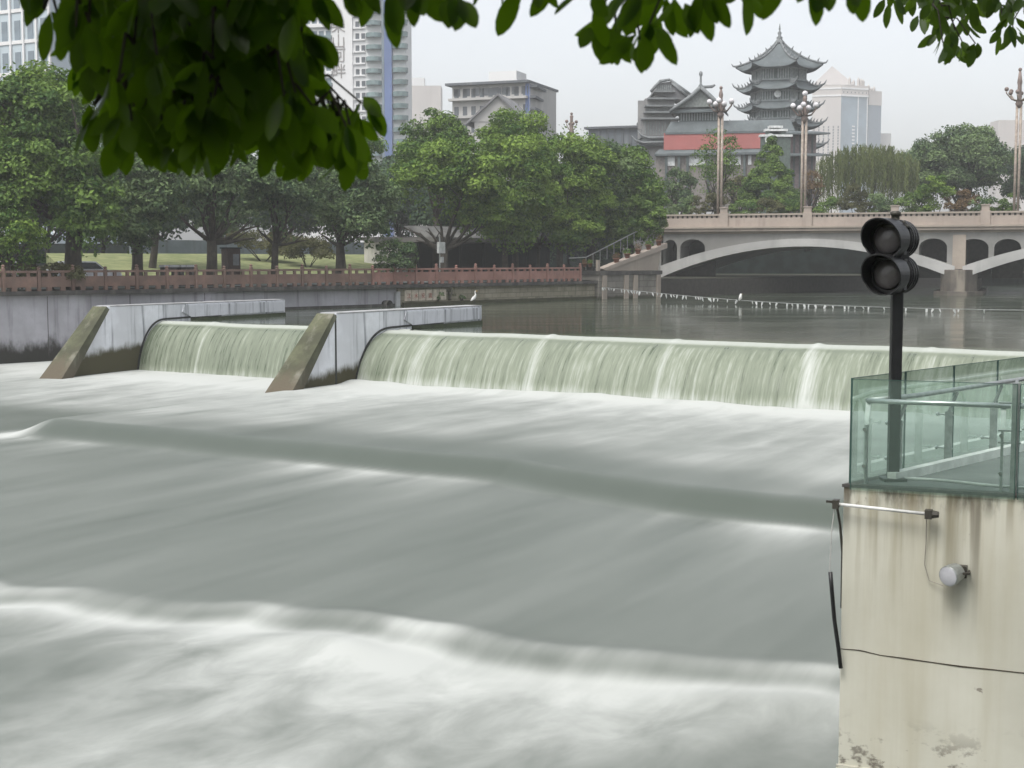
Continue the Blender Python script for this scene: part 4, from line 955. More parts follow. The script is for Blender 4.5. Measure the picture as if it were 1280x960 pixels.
# conical tree
rng = np.random.default_rng(9); Y = 146; top = D(963, 172, Y); bot = D(963, 262, Y); cs = []; rs = []
for i in range(80):
    u = rng.uniform(0, 1) ** .7; z_ = top.z + (bot.z - top.z) * u; a = rng.uniform(0, 6.3); R_ = .25 + 2.75 * u * rng.uniform(.7, 1.1); cs.append((top.x + math.cos(a) * R_, Y + math.sin(a) * R_, z_)); rs.append(.5 + .5 * u)
root = thing('conical_tree', 'dark pointed tree growing in front of the pagoda base', 'tree', upz(bot, 6.4), 'trees beyond the bridge')
P, N, T = clump_leaves(np.array(cs), np.array(rs), 150, rng); V, Fq = leaf_cards(P, N, .26, rng); MB().tube([upz(bot, 6.3), top - Vector((0, 0, 1))], [.2, .04], 6).build('trunk', M['bark'], root); np_mesh('foliage', V, Fq, L['mid'], root, False, {'tint': np.repeat(T, 4)})
# willow
rng = np.random.default_rng(10); Y = 158; a = D(1018, 180, Y); b_ = D(1150, 258, Y); cx, rx = (a.x + b_.x) / 2, (b_.x - a.x) / 2; root = thing('willow_tree', 'broad weeping willow with hanging fronds behind the bridge parapet', 'willow', (cx, Y, 6.4), 'trees beyond the bridge')
P = []; N = []; T = []
for i in range(520):
    an_ = rng.uniform(0, 6.3); rr = math.sqrt(rng.uniform(.02, 1)); x = cx + rx * .97 * rr * math.cos(an_); y = Y + 4.2 * rr * math.sin(an_)
    ztop = a.z - .3 - (1.9 * rr ** 2.4) + rng.uniform(-.5, .4); ln = rng.uniform(2.2, 5.2) * (.75 + .4 * rr); tt_ = rng.uniform(0, 1); k = 36
    t1 = np.linspace(0, 1, k); sway = rng.normal(size=2) * .25
    P.append(np.stack([x + sway[0] * t1 + rng.normal(size=k) * .07, y + sway[1] * t1 + rng.normal(size=k) * .07, ztop - ln * t1], 1)); N.append(np.stack([rng.normal(size=k), rng.normal(size=k) - .5, np.abs(rng.normal(size=k)) * .4], 1)); T.append(np.clip(tt_ + rng.normal(size=k) * .1, 0, 1))
P = np.concatenate(P); N = unit(np.concatenate(N)); T = np.concatenate(T); k = len(P)
sz = rng.uniform(.3, .5, k)[:, None]; dn = np.array([[0, 0, -1.0]]) + rng.normal(size=(k, 3)) * .18; S = unit(np.cross(N, dn)) * .045
V = np.stack([P - dn * sz * .5, P + S, P + dn * sz * .5, P - S], 1).reshape(-1, 3); np_mesh('foliage', V, np.arange(4 * k).reshape(k, 4), L['willow'], root, False, {'tint': np.repeat(T, 4)})
mb = MB(); limbs(mb, (cx, Y, 6.4), (cx, Y, 9.5), [(cx + rx * .6 * math.cos(q_), Y + 2 * math.sin(q_), a.z - 1.4) for q_ in (0, 1, 2, 3, 4, 5)], .4, rng); mb.build('trunk', M['bark'], root, True)
ft('large dark broadleaf tree right of the willow', 1205, 165, 1130, 1268, 152, 262, 'dull', 205, n=110, per=60, size=.34, rel=.2, r0=.5)
ft('lower dark tree filling between the willow and the large dark tree', 1140, 172, 1100, 1180, 182, 262, 'dull', 206, n=40, per=60, rel=.26)
ft('dark tree at the right edge behind the rightmost lamp', 1290, 170, 1245, 1340, 175, 262, 'dark', 207, n=50, per=60, rel=.24)
# dark trees far up the river, closing the view below the arches
for i in range(9):
    q = W0 + B * (150 + i * 26) + NL * -4 + Vector((-.763 * -1, 0, 0)) * 0; q = W0 + B * 175 + C * 0 + Vector((bdv.x, bdv.y, 0)) * (i * 14 - 6)
    rr = np.random.default_rng(300 + i); base = upz(q, POOL)
    tree(('leftmost', 'second', 'third', 'fourth', 'fifth', 'sixth', 'seventh', 'eighth', 'rightmost')[i] + ' of the dark trees far upstream seen under the bridge', base, [((base.x, base.y, POOL + 4.5), (8.5, 4, 5.0))], L['dark'], 36, 26, .6, .3, None, 300 + i, group='dark trees far upstream')

# ================================================================== BUILDINGS
def grid(root, name, o, rv, nv, cols, rows, w_, h_, dx, dz, mat, depth=.12, z0=0, cap=96):
    """one window mesh, copied; o is the lower left corner, rv along the wall, nv outward"""
    mb = MB(); mb.frame(Vector((0, 0, 0)), rv * w_ / 2, nv * depth, Vector((0, 0, h_ / 2))); first = None; n_ = 0
    rl = root_loc(root)
    for r in range(rows):
        for c_ in range(cols):
            if n_ >= cap: return
            p = o + rv * (dx * (c_ + .5)) + Vector((0, 0, dz * (r + .5)))
            if first is None: first = mb.build(name, mat, root, False, 0, True); q = first
            else: q = first.copy(); COL.objects.link(q)
            q.location = p - rl; n_ += 1
glassb = plain('blue_window_glass', (.16, .21, .25), .18, .6, 0, .2, .2); glassd = plain('dark_window_glass', (.085, .10, .115), .2, .6, 0, .3, .2)
glassg = plain('green_balcony_glass', (.17, .25, .25), .25, .6, 0, .2, .3); bluep = plain('blue_facade', (.10, .155, .33), .45, .4, 0, .12, .1)
offw = concrete('off_white_facade', (.70, .70, .70), (.64, .64, .63), (.4, .39, .38), .05, (.2, .2, .02), .4); beige = concrete('beige_facade', (.50, .46, .43), (.44, .41, .385), (.36, .33, .31), .05, (.2, .2, .02), .4)  # facades kept pale in colour to carry part of the haze
greyf = concrete('grey_facade', (.47, .46, .44), (.40, .39, .375), (.2, .2, .2), .06, (.2, .2, .02), .5); slate = concrete('slate_roof', (.125, .135, .14), (.09, .10, .105), (.17, .17, .165), .3, (1, 1, .4), .5)
slate2 = concrete('pale_slate_roof', (.22, .22, .225), (.16, .16, .165), (.28, .28, .27), .3, (1, 1, .4), .5)
GZ = 5.0
def face(px0, px1, Y0, Y1):
    a = D(px0, 300, Y0); b_ = D(px1, 300, Y1); a.z = b_.z = GZ; d = (b_ - a); ln = d.length; d = d / ln; nv = Vector((d.y, -d.x, 0)); return a, b_, d, nv, ln
def block(root, name, a, b_, depth, z0, z1, mat):
    d = (b_ - a).normalized(); bk = Vector((-d.y, d.x, 0)) * depth
    return MB().extrude([upz(a, z0), upz(b_, z0), upz(b_, z1), upz(a, z1)], bk).build(name, mat, root)
# glass tower, far left
a, b_, d, nv, ln = face(-70, 70, 300, 285); root = thing('glass_tower', 'pale blue glass office tower at the far left with vertical bands', 'tower', a)
block(root, 'tower_body', a, b_, 24, GZ, 92, concrete('pale_glass_wall', (.44, .51, .55), (.40, .47, .51), (.34, .4, .44), .05, (.2, .2, .02), .3))
grid(root, 'window', a + Vector((0, 0, 30)), d, nv, 9, 10, 1.5, 4.6, ln / 9, 6.2, glassb)
for k in range(10): block(root, 'floor_band', a + nv * .2 + d * .01, b_ + nv * .2, .16, 29.6 + k * 6.2, 30.3 + k * 6.2, offw)
for k in range(10): MB().frame(a + d * (ln * k / 9) + nv * .22 + Vector((0, 0, 44)), d * .22, nv * .2, Vector((0, 0, 43))).build('mullion', offw, root)
# white high-rise with characters
Yh = 380
a, b_, d, nv, ln = face(378, 508, Yh, Yh - 6); root = thing('high_rise', 'tall white residential high-rise with a blue vertical stripe and big characters', 'high-rise', a)
HT = 92; block(root, 'tower_body', a, b_, 6, GZ, HT, offw)
def hx(px): return (px - 378) / 130 * ln
def strip(px0, px1, proud, z0, z1, name, mat):
    return block(root, name, a + d * hx(px0) + nv * proud, a + d * hx(px1) + nv * proud, proud - .01, z0, z1, mat)
strip(484, 493, 1.2, GZ, HT - .1, 'blue_stripe', bluep); strip(480.5, 483.5, 1.0, GZ, HT - .2, 'pale_fin', glassb); strip(419, 444, .5, GZ, HT - .3, 'sign_wall', offw)
for k in range(24):
    z_ = 20 + k * 3.05
    strip(383, 418.5, .9, z_, z_ + .9, 'balcony', offw if k % 2 else glassg)
    p0 = a + d * hx(460); p1 = a + d * hx(480)
    mb = MB(); m_ = (p0 + p1) / 2; mb.lathe([(hx(480) / 2 - hx(460) / 2, z_ - GZ), (hx(480) / 2 - hx(460) / 2, z_ - GZ + 1.1)], upz(m_, GZ), n=14); mb.build('round_balcony', glassg, root)
    mb = MB(); mb.lathe([(2.0, z_ - GZ), (2.1, z_ - GZ + 1.2)], upz(a + d * hx(502), GZ), n=12); mb.build('corner_balcony', glassg, root)
    strip(444.6, 459.4, .45, z_ + 2.4, z_ + 2.8, 'floor_ledge', offw)
grid(root, 'window', a + d * hx(446) + Vector((0, 0, 20)), d, nv, 2, 22, 1.0, 1.6, 1.6, 3.05, glassd)
grid(root, 'pane', a + d * hx(383.5) + Vector((0, 0, 21)), d, nv, 4, 22, 1.3, 1.5, hx(418) / 4 - hx(383.5) / 4, 3.05, glassb)
gt = plain('grey_characters', (.30, .28, .27), .6)
for ch, py in zip('朵山河畔', (35, 54, 71, 91)):
    zc = D(428, py + 7, Yh).z
    cjk(ch, a + d * (hx(427)) + nv * .56 + Vector((0, 0, zc - GZ)), d, 4.0, gt, root)
# twin block behind it
a, b_, d, nv, ln = face(500, 552, 760, 760); root = thing('apartment_block', 'hazy pinkish white apartment block just right of the blue striped high-rise', 'apartment block', a)
zt = D(540, 107, 760).z; block(root, 'wall', a, b_, 16, GZ, zt, beige)
p0 = a + d * ln * .25; block(root, 'stair_tower', a + d * ln * .22 - nv * .02, a + d * ln * .6 - nv * .02, 10, zt - .1, D(520, 97, 760).z, offw)
grid(root, 'window', a + d * ln * .54 + Vector((0, 0, 22)), d, nv, 3, 13, 1.2, 1.7, ln * .14, 3.1, glassd); grid(root, 'window', a + d * ln * .1 + Vector((0, 0, 22)), d, nv, 3, 13, 1.0, 1.7, ln * .12, 3.1, glassd)
for k in range(13): block(root, 'floor_band', a + nv * .22, b_ + nv * .22, .2, 24.3 + k * 3.1, 24.7 + k * 3.1, offw)
# block with dark overhanging eaves
Yb = 250; a, b_, d, nv, ln = face(566, 662, Yb, Yb - 5); root = thing('flat_roofed_block', 'grey white block with dark overhanging eaves and a plain box on its roof', 'building', a)
zt = D(620, 108, Yb).z; block(root, 'wall', a, b_, 14, GZ, zt, greyf)
a2, b2, d2, nv2, l2 = face(662.3, 682, Yb - 5, Yb + 9); block(root, 'glass_wing', a2, b2, .8, GZ, zt - .05, bluep)
ev = concrete('dark_eaves', (.12, .13, .145), (.1, .11, .12), (.2, .2, .2), .2)
block(root, 'eaves', a - d * .9 + nv * 1.1, a2 + d * .1 + nv * 1.1, 16, zt + .01, zt + .42, ev); block(root, 'wing_eaves', a2 + nv2 * 1.2 + d2 * .2, b2 + d2 * 1.2 + nv2 * 1.2, 2.5, zt - .7, zt - .25, ev)
block(root, 'penthouse', a + d * ln * .42 - nv * 2, a + d * ln * .78 - nv * 2, 5, zt + .43, D(620, 90, Yb).z, offw); 
for k in range(3): block(root, 'balcony', a + nv * 1.0 - d * .4, a + d * ln * .98 + nv * 1.0, 1.1, zt - 2.6 - k * 3, zt - 2.2 - k * 3, greyf)
for k in range(3): block(root, 'wing_balcony', a2 + nv2 * 1.0, b2 + d2 * (.8) + nv2 * 1.0, 1, zt - 2.5 - k * 2, zt - 2.1 - k * 2, ev)
grid(root, 'window', a + Vector((0, 0, zt - GZ - 8.8)), d, nv, 9, 3, .8, 1.5, ln / 9, 3, glassd, .06)
grid(root, 'clerestory_window', a + Vector((0, 0, zt - GZ - 1.9)), d, nv, 8, 1, 1.2, 1.3, ln / 8, 1.5, glassd, .06)
# grey gabled roof in front
Yg = 215; ap = D(623, 120, Yg); l_ = D(588, 152, Yg); r_ = D(655, 152, Yg)
root = thing('gabled_roof_house', 'house with a steep grey gabled roof peeping above the bright trees', 'house', upz(ap, GZ))
MB().extrude([ap, upz(l_, l_.z), upz(r_, r_.z)], Vector((2.5, 12, 0))).build('gable_wall', greyf, root)
for s_, q in ((-1, l_), (1, r_)):
    e_ = (q - ap).normalized(); MB().extrude([ap + Vector((-.1, -.5, .0)) , q + e_ * .8 + Vector((-.1, -.5, 0)), q + e_ * .8 + Vector((-.1, -.5, .35)), ap + Vector((-.1, -.5, .4))], Vector((2.8, 13, 0))).build('roof_slope', slate2, root)
block(root, 'wall', upz(l_, GZ) + Vector((.6, .1, 0)), upz(r_, GZ) + Vector((-.6, .1, 0)), 11, GZ, l_.z + .05, greyf)

# pagoda ---------------------------------------------------------------
pg_roof = concrete('grey_green_tiles', (.125, .145, .15), (.09, .105, .11), (.18, .19, .19), .4, (2, 2, 1), .4); pg_wall = plain('dark_green_timber', (.085, .11, .11), .6, .3, 0, .2, .3); pg_pale = plain('pale_lattice', (.27, .30, .30), .6); pg_ridge = plain('pale_ridge', (.20, .215, .22), .7)
def nroof(c, n_, r0, r1, z0, z1, lift, rot=0.0, th=.35, sag=.55, per=8):
    """curved polygonal roof: from the inner ring (r0,z0) down to the eave (r1,z1), corners swept up"""
    mb = MB(); rings = []; K = 7; m = n_ * per
    for layer in (0, 1):
        for k in range(K + 1):
            t_ = k / K
            for i in range(m):
                cr = (i % per) / per; ca = rot + 2 * math.pi * (i // per) / n_; cb2 = ca + 2 * math.pi / n_
                r = r0 + (r1 - r0) * t_; pt = Vector((math.cos(ca), math.sin(ca), 0)).lerp(Vector((math.cos(cb2), math.sin(cb2), 0)), cr)
                corner = abs(cr - .5) * 2; lf = lift * corner ** 4 * t_ ** 3; ex = 1 + .10 * corner ** 5 * t_ ** 3
                z_ = z0 + (z1 - z0) * (t_ ** sag if sag < 1 else t_) + lf - layer * th * (.4 + .6 * (1 - t_))
                mb.v.append((c.x + pt.x * r * ex, c.y + pt.y * r * ex, z_))
    for layer in (0, 1):
        o = layer * (K + 1) * m
        for k in range(K):
            for i in range(m):
                q = (o + k * m + i, o + (k + 1) * m + i, o + (k + 1) * m + (i + 1) % m, o + k * m + (i + 1) % m); mb.f.append(q if layer == 0 else q[::-1])
    o1 = (K + 1) * m
    for i in range(m): mb.f.append((K * m + i, o1 + K * m + i, o1 + K * m + (i + 1) % m, K * m + (i + 1) % m)); mb.f.append((i, (i + 1) % m, o1 + (i + 1) % m, o1 + i))
    return mb
def nridges(c, n_, r0, r1, z0, z1, lift, rot=0.0, sag=.55, rad=.16, knobs=True):
    out = []
    for i in range(n_):
        mb = MB()
        a_ = rot + 2 * math.pi * i / n_; pts = []
        for k in range(11):
            t_ = k / 10; r = (r0 + (r1 - r0) * t_) * (1 + .10 * t_ ** 3); pts.append(c + Vector((math.cos(a_) * r, math.sin(a_) * r, z0 + (z1 - z0) * t_ ** sag + lift * t_ ** 3 + rad * .7)) - Vector((0, 0, c.z)))
        d_ = (pts[-1] - pts[-2]).normalized(); pts += [pts[-1] + d_ * .4 + Vector((0, 0, .15)), pts[-1] + d_ * .7 + Vector((0, 0, .6))]
        mb.tube(pts, [rad] * 11 + [rad * .8, rad * .25], 6)
        if knobs:
            for k in (3, 5, 7, 9): mb.tube([pts[k], pts[k] + Vector((0, 0, .32)), pts[k] + Vector((math.cos(a_) * .2, math.sin(a_) * .2, .62))], [.16, .12, .04], 5)
        out.append(mb)
    return out
Yp = 215; pc = D(972, 200, Yp); pc.z = 0
def pz(py): return D(972, py, Yp).z
K_ = Yp / F
pag = thing('pagoda', 'dark green multi-storey pagoda with upturned eaves and a spire on top', 'pagoda', Vector((pc.x, pc.y, 6.4)))
rot = math.radians(-90 + 22.5 - 22.5 + 12)
def pg_body(r, y0, y1, name='storey_wall', lat=True):
    pts = [(pc.x + r * K_ * math.cos(rot + 2 * math.pi * i / 6), pc.y + r * K_ * math.sin(rot + 2 * math.pi * i / 6)) for i in range(6)]
    MB().prism(pts, pz(y1), pz(y0)).build(name, pg_wall, pag)
    if lat:
        mb = MB(); h0, h1 = pz(y1), pz(y0)
        for i in range(6):
            p = Vector((*pts[i], 0)); q = Vector((*pts[(i + 1) % 6], 0)); dd = (q - p).normalized(); nn = Vector((dd.y, -dd.x, 0)); L_ = (q - p).length
            mb.frame(upz((p + q) / 2, h0 + .3) + nn * .1, dd * L_ / 2, nn * .1, Vector((0, 0, .12))); mb.frame(upz((p + q) / 2, h1 - .55) + nn * .1, dd * L_ / 2, nn * .1, Vector((0, 0, .10)))
            for k in range(11):
                if k in (5,): continue
                mb.frame(upz(p + dd * L_ * (k + .5) / 11, (h0 + h1) / 2) + nn * .06, dd * .11, nn * .06, Vector((0, 0, (h1 - h0) * .34)))
        mb.build('lattice_screen', pg_pale, pag)
for (r0, r1, y0, y1, lf) in ((1.5, 45, 50, 88, .7), (32, 44, 103, 115, .7), (34, 43, 129, 139, .6), (34, 46, 151, 160, .6), (36, 48, 176, 186, .5)):
    sg_ = .78 if r0 < 5 else .85
    nroof(pc, 6, r0 * K_ * 1.04, r1 * K_ * 1.08, pz(y0), pz(y1), lf, rot, .45, sg_).build('tiled_roof', pg_roof, pag, True)
    for rm in nridges(pc, 6, r0 * K_ * 1.04, r1 * K_ * 1.08, pz(y0), pz(y1), lf, rot, sg_): rm.build('hip_ridge', pg_ridge, pag, True)
for (r, y0, y1) in ((33, 84, 105), (34, 112, 131), (35, 136, 153), (36, 157, 178), (38, 183, 262)): pg_body(r, y0, y1)
MB().lathe([(.7, 0), (.75, .3), (.35, .6), (.5, .9), (.2, 1.2), (.32, 1.6), (.1, 1.9), (.16, 2.2), (.03, 3.0)], (pc.x, pc.y, pz(55)), n=10).build('spire', pg_ridge, pag, True)
wht = plain('white_disc', (.72, .74, .73), .5)
MB().lathe([(.5, -.05), (.53, .0), (.5, .05)], D(966, 121, Yp) - Vector((0, 34 * K_ * .87 + .28, 0)), Vector((0, -1, 0)), 18).build('disc_emblem', wht, pag)
# temple hall with red front
Yt = 205; a, b_, d, nv, ln = face(812, 985, Yt, Yt - 4); th_ = thing('temple_hall', 'long grey tiled temple hall with a red upper front and white ground floor windows', 'temple', a)
def tz(py): return D(880, py, Yt).z
KT = Yt / F
redw = concrete('faded_red_wall', (.38, .135, .125), (.33, .12, .11), (.3, .12, .11), .15, (.4, .4, .3), .4)
def tx(px): return (px - 812) / 173 * ln
def tblk(px0, px1, y0, y1, back, dep, name, mat): return block(th_, name, a + d * tx(px0) - nv * back, a + d * tx(px1) - nv * back, dep, tz(y1), tz(y0), mat)
tblk(818, 985, 192, 262, 1.2, 10, 'ground_wall', plain('grey_brown_wall', (.22, .20, .185), .8))
tblk(828, 982, 166, 187, 1.0, 8, 'red_front', redw)
def skirt(px0, px1, y0, y1, back, dep, name='skirt_roof', mat=None, over=6):
    a0_ = a + d * tx(px0) - nv * back; b0_ = a + d * tx(px1) - nv * back; bk = -nv
    t0, t1 = tz(y0), tz(y1); o_ = over * KT
    MB().add([upz(a0_ - d * o_ + nv * o_, t1), upz(b0_ + d * o_ + nv * o_, t1), upz(b0_ - nv * .3, t0), upz(a0_ - nv * .3, t0), upz(a0_ - d * o_ + nv * o_, t1 - .3), upz(b0_ + d * o_ + nv * o_, t1 - .3), upz(b0_ + bk * dep, t1 - .3), upz(a0_ + bk * dep, t1 - .3), upz(b0_ + bk * dep, t0), upz(a0_ + bk * dep, t0)],
             [(0, 1, 2, 3), (4, 7, 6, 5), (0, 4, 5, 1), (1, 5, 6, 8, 2), (0, 3, 9, 7, 4), (3, 2, 8, 9), (6, 7, 9, 8)]).build(name, mat or pg_roof, th_)
skirt(822, 985, 186, 192, 1.0, 8, over=5); skirt(836, 985, 151, 165, 1.6, 7, over=6)
for px0, px1 in ((833, 842), (860, 881), (884, 888), (905, 925), (934, 938), (950, 970)): tblk(px0, px1, 195, 207, 1.05, .1, 'white_window', wht)
for px in (830, 846, 857, 883, 898, 928, 945, 974): tblk(px, px + 3, 192, 262, .7, .3, 'column', pg_wall)
tblk(846, 896, 136, 152, 2.2, 6, 'upper_wall', pg_wall)
for k in range(14): tblk(848 + k * 3.4, 849.6 + k * 3.4, 139, 150, 2.1, .08, 'lattice_bar', pg_pale)
# front gable of the upper roof
ga = a + d * tx(870) - nv * 1.0
def gp(px, py, back=1.0): return upz(a + d * tx(px) - nv * back, tz(py))
MB().extrude([gp(842, 134), gp(898, 134), gp(873, 113)], -nv * 6).build('gable', plain('grey_gable', (.21, .23, .22), .8), th_)
for pts_ in ([(835, 139), (846, 132), (862, 121), (874, 110)], [(905, 139), (897, 132), (886, 121), (874, 110)]):
    MB().tube([gp(x, y, .6) for x, y in pts_], [.14, .3, .3, .3], 6).build('gable_ridge', pg_ridge, th_, True)
    MB().extrude([gp(x, y + 1.5, .5) for x, y in pts_] + [gp(x, y - 1, .5) for x, y in pts_[::-1]], -nv * 8).build('roof_slope', pg_roof, th_)
skirt(843, 897, 133, 138, 1.6, 7, over=5)
MB().lathe([(.25, 0), (.35, .4), (.16, .7), (.14, 1.7), (.28, 2.0), (.25, 2.3), (.05, 2.5)], gp(874, 112, .7), n=10).build('finial', pg_ridge, th_, True)
MB().tube([gp(874, 109.5, 1), gp(888, 109, 1), gp(892, 107, 1)], [.22, .22, .12], 6).build('main_ridge', pg_ridge, th_)
# stacked grey hall left of it
Y2 = 222; a, b_, d, nv, ln = face(797, 850, Y2, Y2); sh_ = thing('stacked_hall', 'weathered grey hall of stacked balconies and lattice left of the red fronted temple', 'temple', a)
def sz(py): return D(825, py, Y2).z
gl1 = concrete('weathered_grey', (.28, .28, .275), (.22, .22, .22), (.36, .36, .35), .4, (1, 1, .5), .5)
def sblk(px0, px1, y0, y1, back, dep, name, mat):
    aa = a + d * ((px0 - 797) * Y2 / F) - nv * back; bb_ = a + d * ((px1 - 797) * Y2 / F) - nv * back; return block(sh_, name, aa, bb_, dep, sz(y1), sz(y0), mat)
sblk(803, 845, 148, 262, .8, 9, 'lower_wall', gl1); sblk(806, 842, 122, 148, 1.0, 8, 'middle_wall', gl1); sblk(818, 838, 104, 122, 1.4, 6, 'top_wall', gl1)
for (x0_, x1_, y) in ((800, 850, 170), (801, 849, 147), (804, 846, 139), (805, 846, 131), (808, 844, 122), (816, 842, 113)): sblk(x0_, x1_, y, y + 2.2, -.2, 9.5, 'balcony_slab', pg_ridge)
for (x0_, x1_, y0_, y1_, nb) in ((804, 846, 150, 168, 12), (807, 843, 133, 138, 14), (818, 838, 106, 112, 8)):
    for k in range(nb): x = x0_ + (x1_ - x0_) * (k + .4) / nb; sblk(x, x + 1.1, y0_, y1_, .55, .2, 'lattice_bar', pg_pale)
for pts_ in ([(812, 114), (824, 101), (836, 99)], [(836, 99), (850, 110), (862, 118)], [(838, 103), (850, 113), (858, 120)]):
    MB().tube([upz(a + d * ((x - 797) * Y2 / F) - nv * .5, sz(y)) for x, y in pts_], [.2, .28, .2], 6).build('roof_truss', pg_ridge, sh_, True)
MB().extrude([upz(a + d * ((x - 797) * Y2 / F) - nv * .8, sz(y)) for x, y in ((815, 116), (824, 103), (837, 101), (861, 120), (850, 124))], -nv * 6).build('roof', slate2, sh_)
sblk(797.5, 806, 124, 160, 1.8, .4, 'scaffold_frame', gl1)
for x, y, L_ in ((793, 178, -8), (800, 172, -10)):
    p = upz(a + d * ((x - 797) * Y2 / F) + nv * .5, sz(y)); MB().tube([p + d * 5.5, p + d * 1.2 + Vector((0, 0, -.1)), p + Vector((0, 0, .3)), p + d * -.6 + Vector((0, 0, 1))], [.25, .2, .14, .05], 6).build('upturned_eave', pg_ridge, sh_, True)
MB().extrude([upz(a + d * ((x - 797) * Y2 / F) + nv * .4, sz(y)) for x, y in ((796, 182), (848, 182), (844, 173), (803, 173))], -nv * 3).build('skirt_roof', pg_roof, sh_)
# long dark warehouse-like hall at left
a, b_, d, nv, ln = face(735, 802, 235, 232); root = thing('dark_hall', 'low dark grey slab-roofed hall above the bank trees left of the temples', 'building', a)
zt = D(770, 161, 234).z; block(root, 'wall', a, b_, 12, GZ, zt, concrete('dark_grey_cladding', (.13, .15, .165), (.11, .125, .14), (.2, .21, .22), .15, (.8, .8, .05), .6)); block(root, 'roof', a - d * .6 + nv * .6, b_ + nv * .6, 13, zt + .01, zt + .35, ev)
for k in range(7): block(root, 'pilaster', a + d * (ln * (k + .3) / 7) + nv * .16, a + d * (ln * (k + .3) / 7 + .35) + nv * .16, .15, GZ, zt, ev)
# gate screen in front of the pagoda with a round emblem
Yq = 190; a, b_, d, nv, ln = face(946, 990, Yq, Yq); root = thing('stepped_gate', 'dark green stepped gate screen with a white ring emblem before the pagoda', 'gate', a)
def qz(py): return D(965, py, Yq).z
def qx(px): return a + d * ((px - 946) * Yq / F)
gm_ = plain('gate_green', (.10, .13, .115), .7)
for x0_, x1_, y in ((950, 986, 171), (956, 980, 164), (961, 974, 160)):
    block(root, 'screen', qx(x0_), qx(x1_), .9, GZ if y == 171 else qz(171) - .01, qz(y), gm_)
    block(root, 'pale_cap', qx(x0_ - 2) + nv * .2, qx(x1_ + 2) + nv * .2, 1.3, qz(y) + .01, qz(y) + .3, wht)
ring = MB()
for k in range(22):
    a1_ = 2 * math.pi * k / 22; a2_ = 2 * math.pi * (k + 1) / 22; c0 = upz(qx(961), qz(174)) + nv * .06
    ring.extrude([c0 + d * math.cos(t_) * r + Vector((0, 0, math.sin(t_) * r)) for t_, r in ((a1_, .45), (a1_, .75), (a2_, .75), (a2_, .45))], nv * .06)
ring.build('ring_emblem', wht, root)
c0 = upz(qx(961), qz(174)) + nv * .06; MB().lathe([(.2, 0), (.22, .05)], c0 + d * .12 + Vector((0, 0, .1)), nv, 12).build('dot_emblem', wht, root)
# hall right of the pagoda base
a, b_, d, nv, ln = face(988, 1018, 198, 198); root = thing('side_hall', 'brownish two tier side hall with dark eaves right of the pagoda base', 'temple', a)
def rz_(py): return D(1000, py, 198).z
block(root, 'wall', a, b_, 8, GZ, rz_(168), plain('brown_purple_wall', (.19, .15, .155), .8))
for y, o_ in ((163, 1.6), (190, 1.8)): 
    MB().add([upz(a - d * o_ + nv * 1.5, rz_(y + 4)), upz(b_ + d * o_ + nv * 1.5, rz_(y + 4)), upz(b_ - nv * 1, rz_(y)), upz(a - nv * 1, rz_(y)), upz(b_ - nv * 9, rz_(y)), upz(a - nv * 9, rz_(y)), upz(a - d * o_ + nv * 1.5, rz_(y + 6)), upz(b_ + d * o_ + nv * 1.5, rz_(y + 6))], [(0, 1, 2, 3), (3, 2, 4, 5), (0, 6, 7, 1), (6, 5, 4, 7), (1, 7, 4, 2), (0, 3, 5, 6)]).build('tiled_roof', pg_roof, root)
for k in range(4): block(root, 'column', a + d * (ln * (k + .2) / 4) + nv * .1, a + d * (ln * (k + .2) / 4 + .25) + nv * .1, .09, GZ, rz_(169), pg_wall)
# far tower with pyramid top
Yf = 900; KF = Yf / F; a, b_, d, nv, ln = face(1012, 1048, Yf, Yf - 4); root = thing('pyramid_topped_tower', 'hazy beige and blue apartment tower with a pyramid roof behind the pagoda', 'tower', a)
def fz(py): return D(1050, py, Yf).z
blu = plain('hazy_blue_glass', (.20, .27, .32), .3, .5, 0, .15, .1)
block(root, 'beige_wing', a, b_, 16, GZ, fz(107), beige)
a2, b2, d2, nv2, l2 = face(1048.2, 1081, Yf - 4, Yf + 3); block(root, 'blue_wing', a2, b2, 14, GZ, fz(120), blu); block(root, 'crown', a2 + nv2 * .4, b2 + nv2 * .4, 14, fz(120) + .01, fz(107), beige)
a3, b3, d3, nv3, l3 = face(1082, 1098, Yf + 5, Yf + 10); block(root, 'far_wing', a3, b3, 12, GZ, fz(130), plain('grey_blue_glass', (.17, .22, .27), .3)); block(root, 'far_crown', a3 + nv3 * .3, b3 + nv3 * .3, 12, fz(130) + .01, fz(112), beige)
a4, b4, d4, nv4, l4 = face(1096, 1111, Yf + 20, Yf + 22); block(root, 'low_wing', a4, b4, 10, GZ, fz(163), greyf)
ap_ = upz((a + b2) / 2 - Vector((7 * KF, -8, 0)), fz(80)); bs = [upz(a, fz(106)), upz(a2 + d2 * l2 * .5, fz(106)), upz(a2 + d2 * l2 * .5 - nv * 16, fz(106)), upz(a - nv * 16, fz(106))]
MB().add(bs + [ap_], [(0, 1, 4), (1, 2, 4), (2, 3, 4), (3, 0, 4), (3, 2, 1, 0)]).build('pyramid_roof', concrete('pinkish_roof', (.40, .375, .36), (.36, .34, .33), (.3, .28, .27), .1), root)
for px, y in ((1062, 96), (1068, 99), (1075, 96), (1079, 97), (1082, 98), (1090, 104), (1094, 107), (1098, 106)):
    p = upz(a2 + d2 * ((px - 1048) * KF) - nv2 * 2, fz(112)); MB().tube([p, upz(p, fz(y + 3)), upz(p, fz(y))], [.9, .9, .1], 4).build('pinnacle', beige, root)
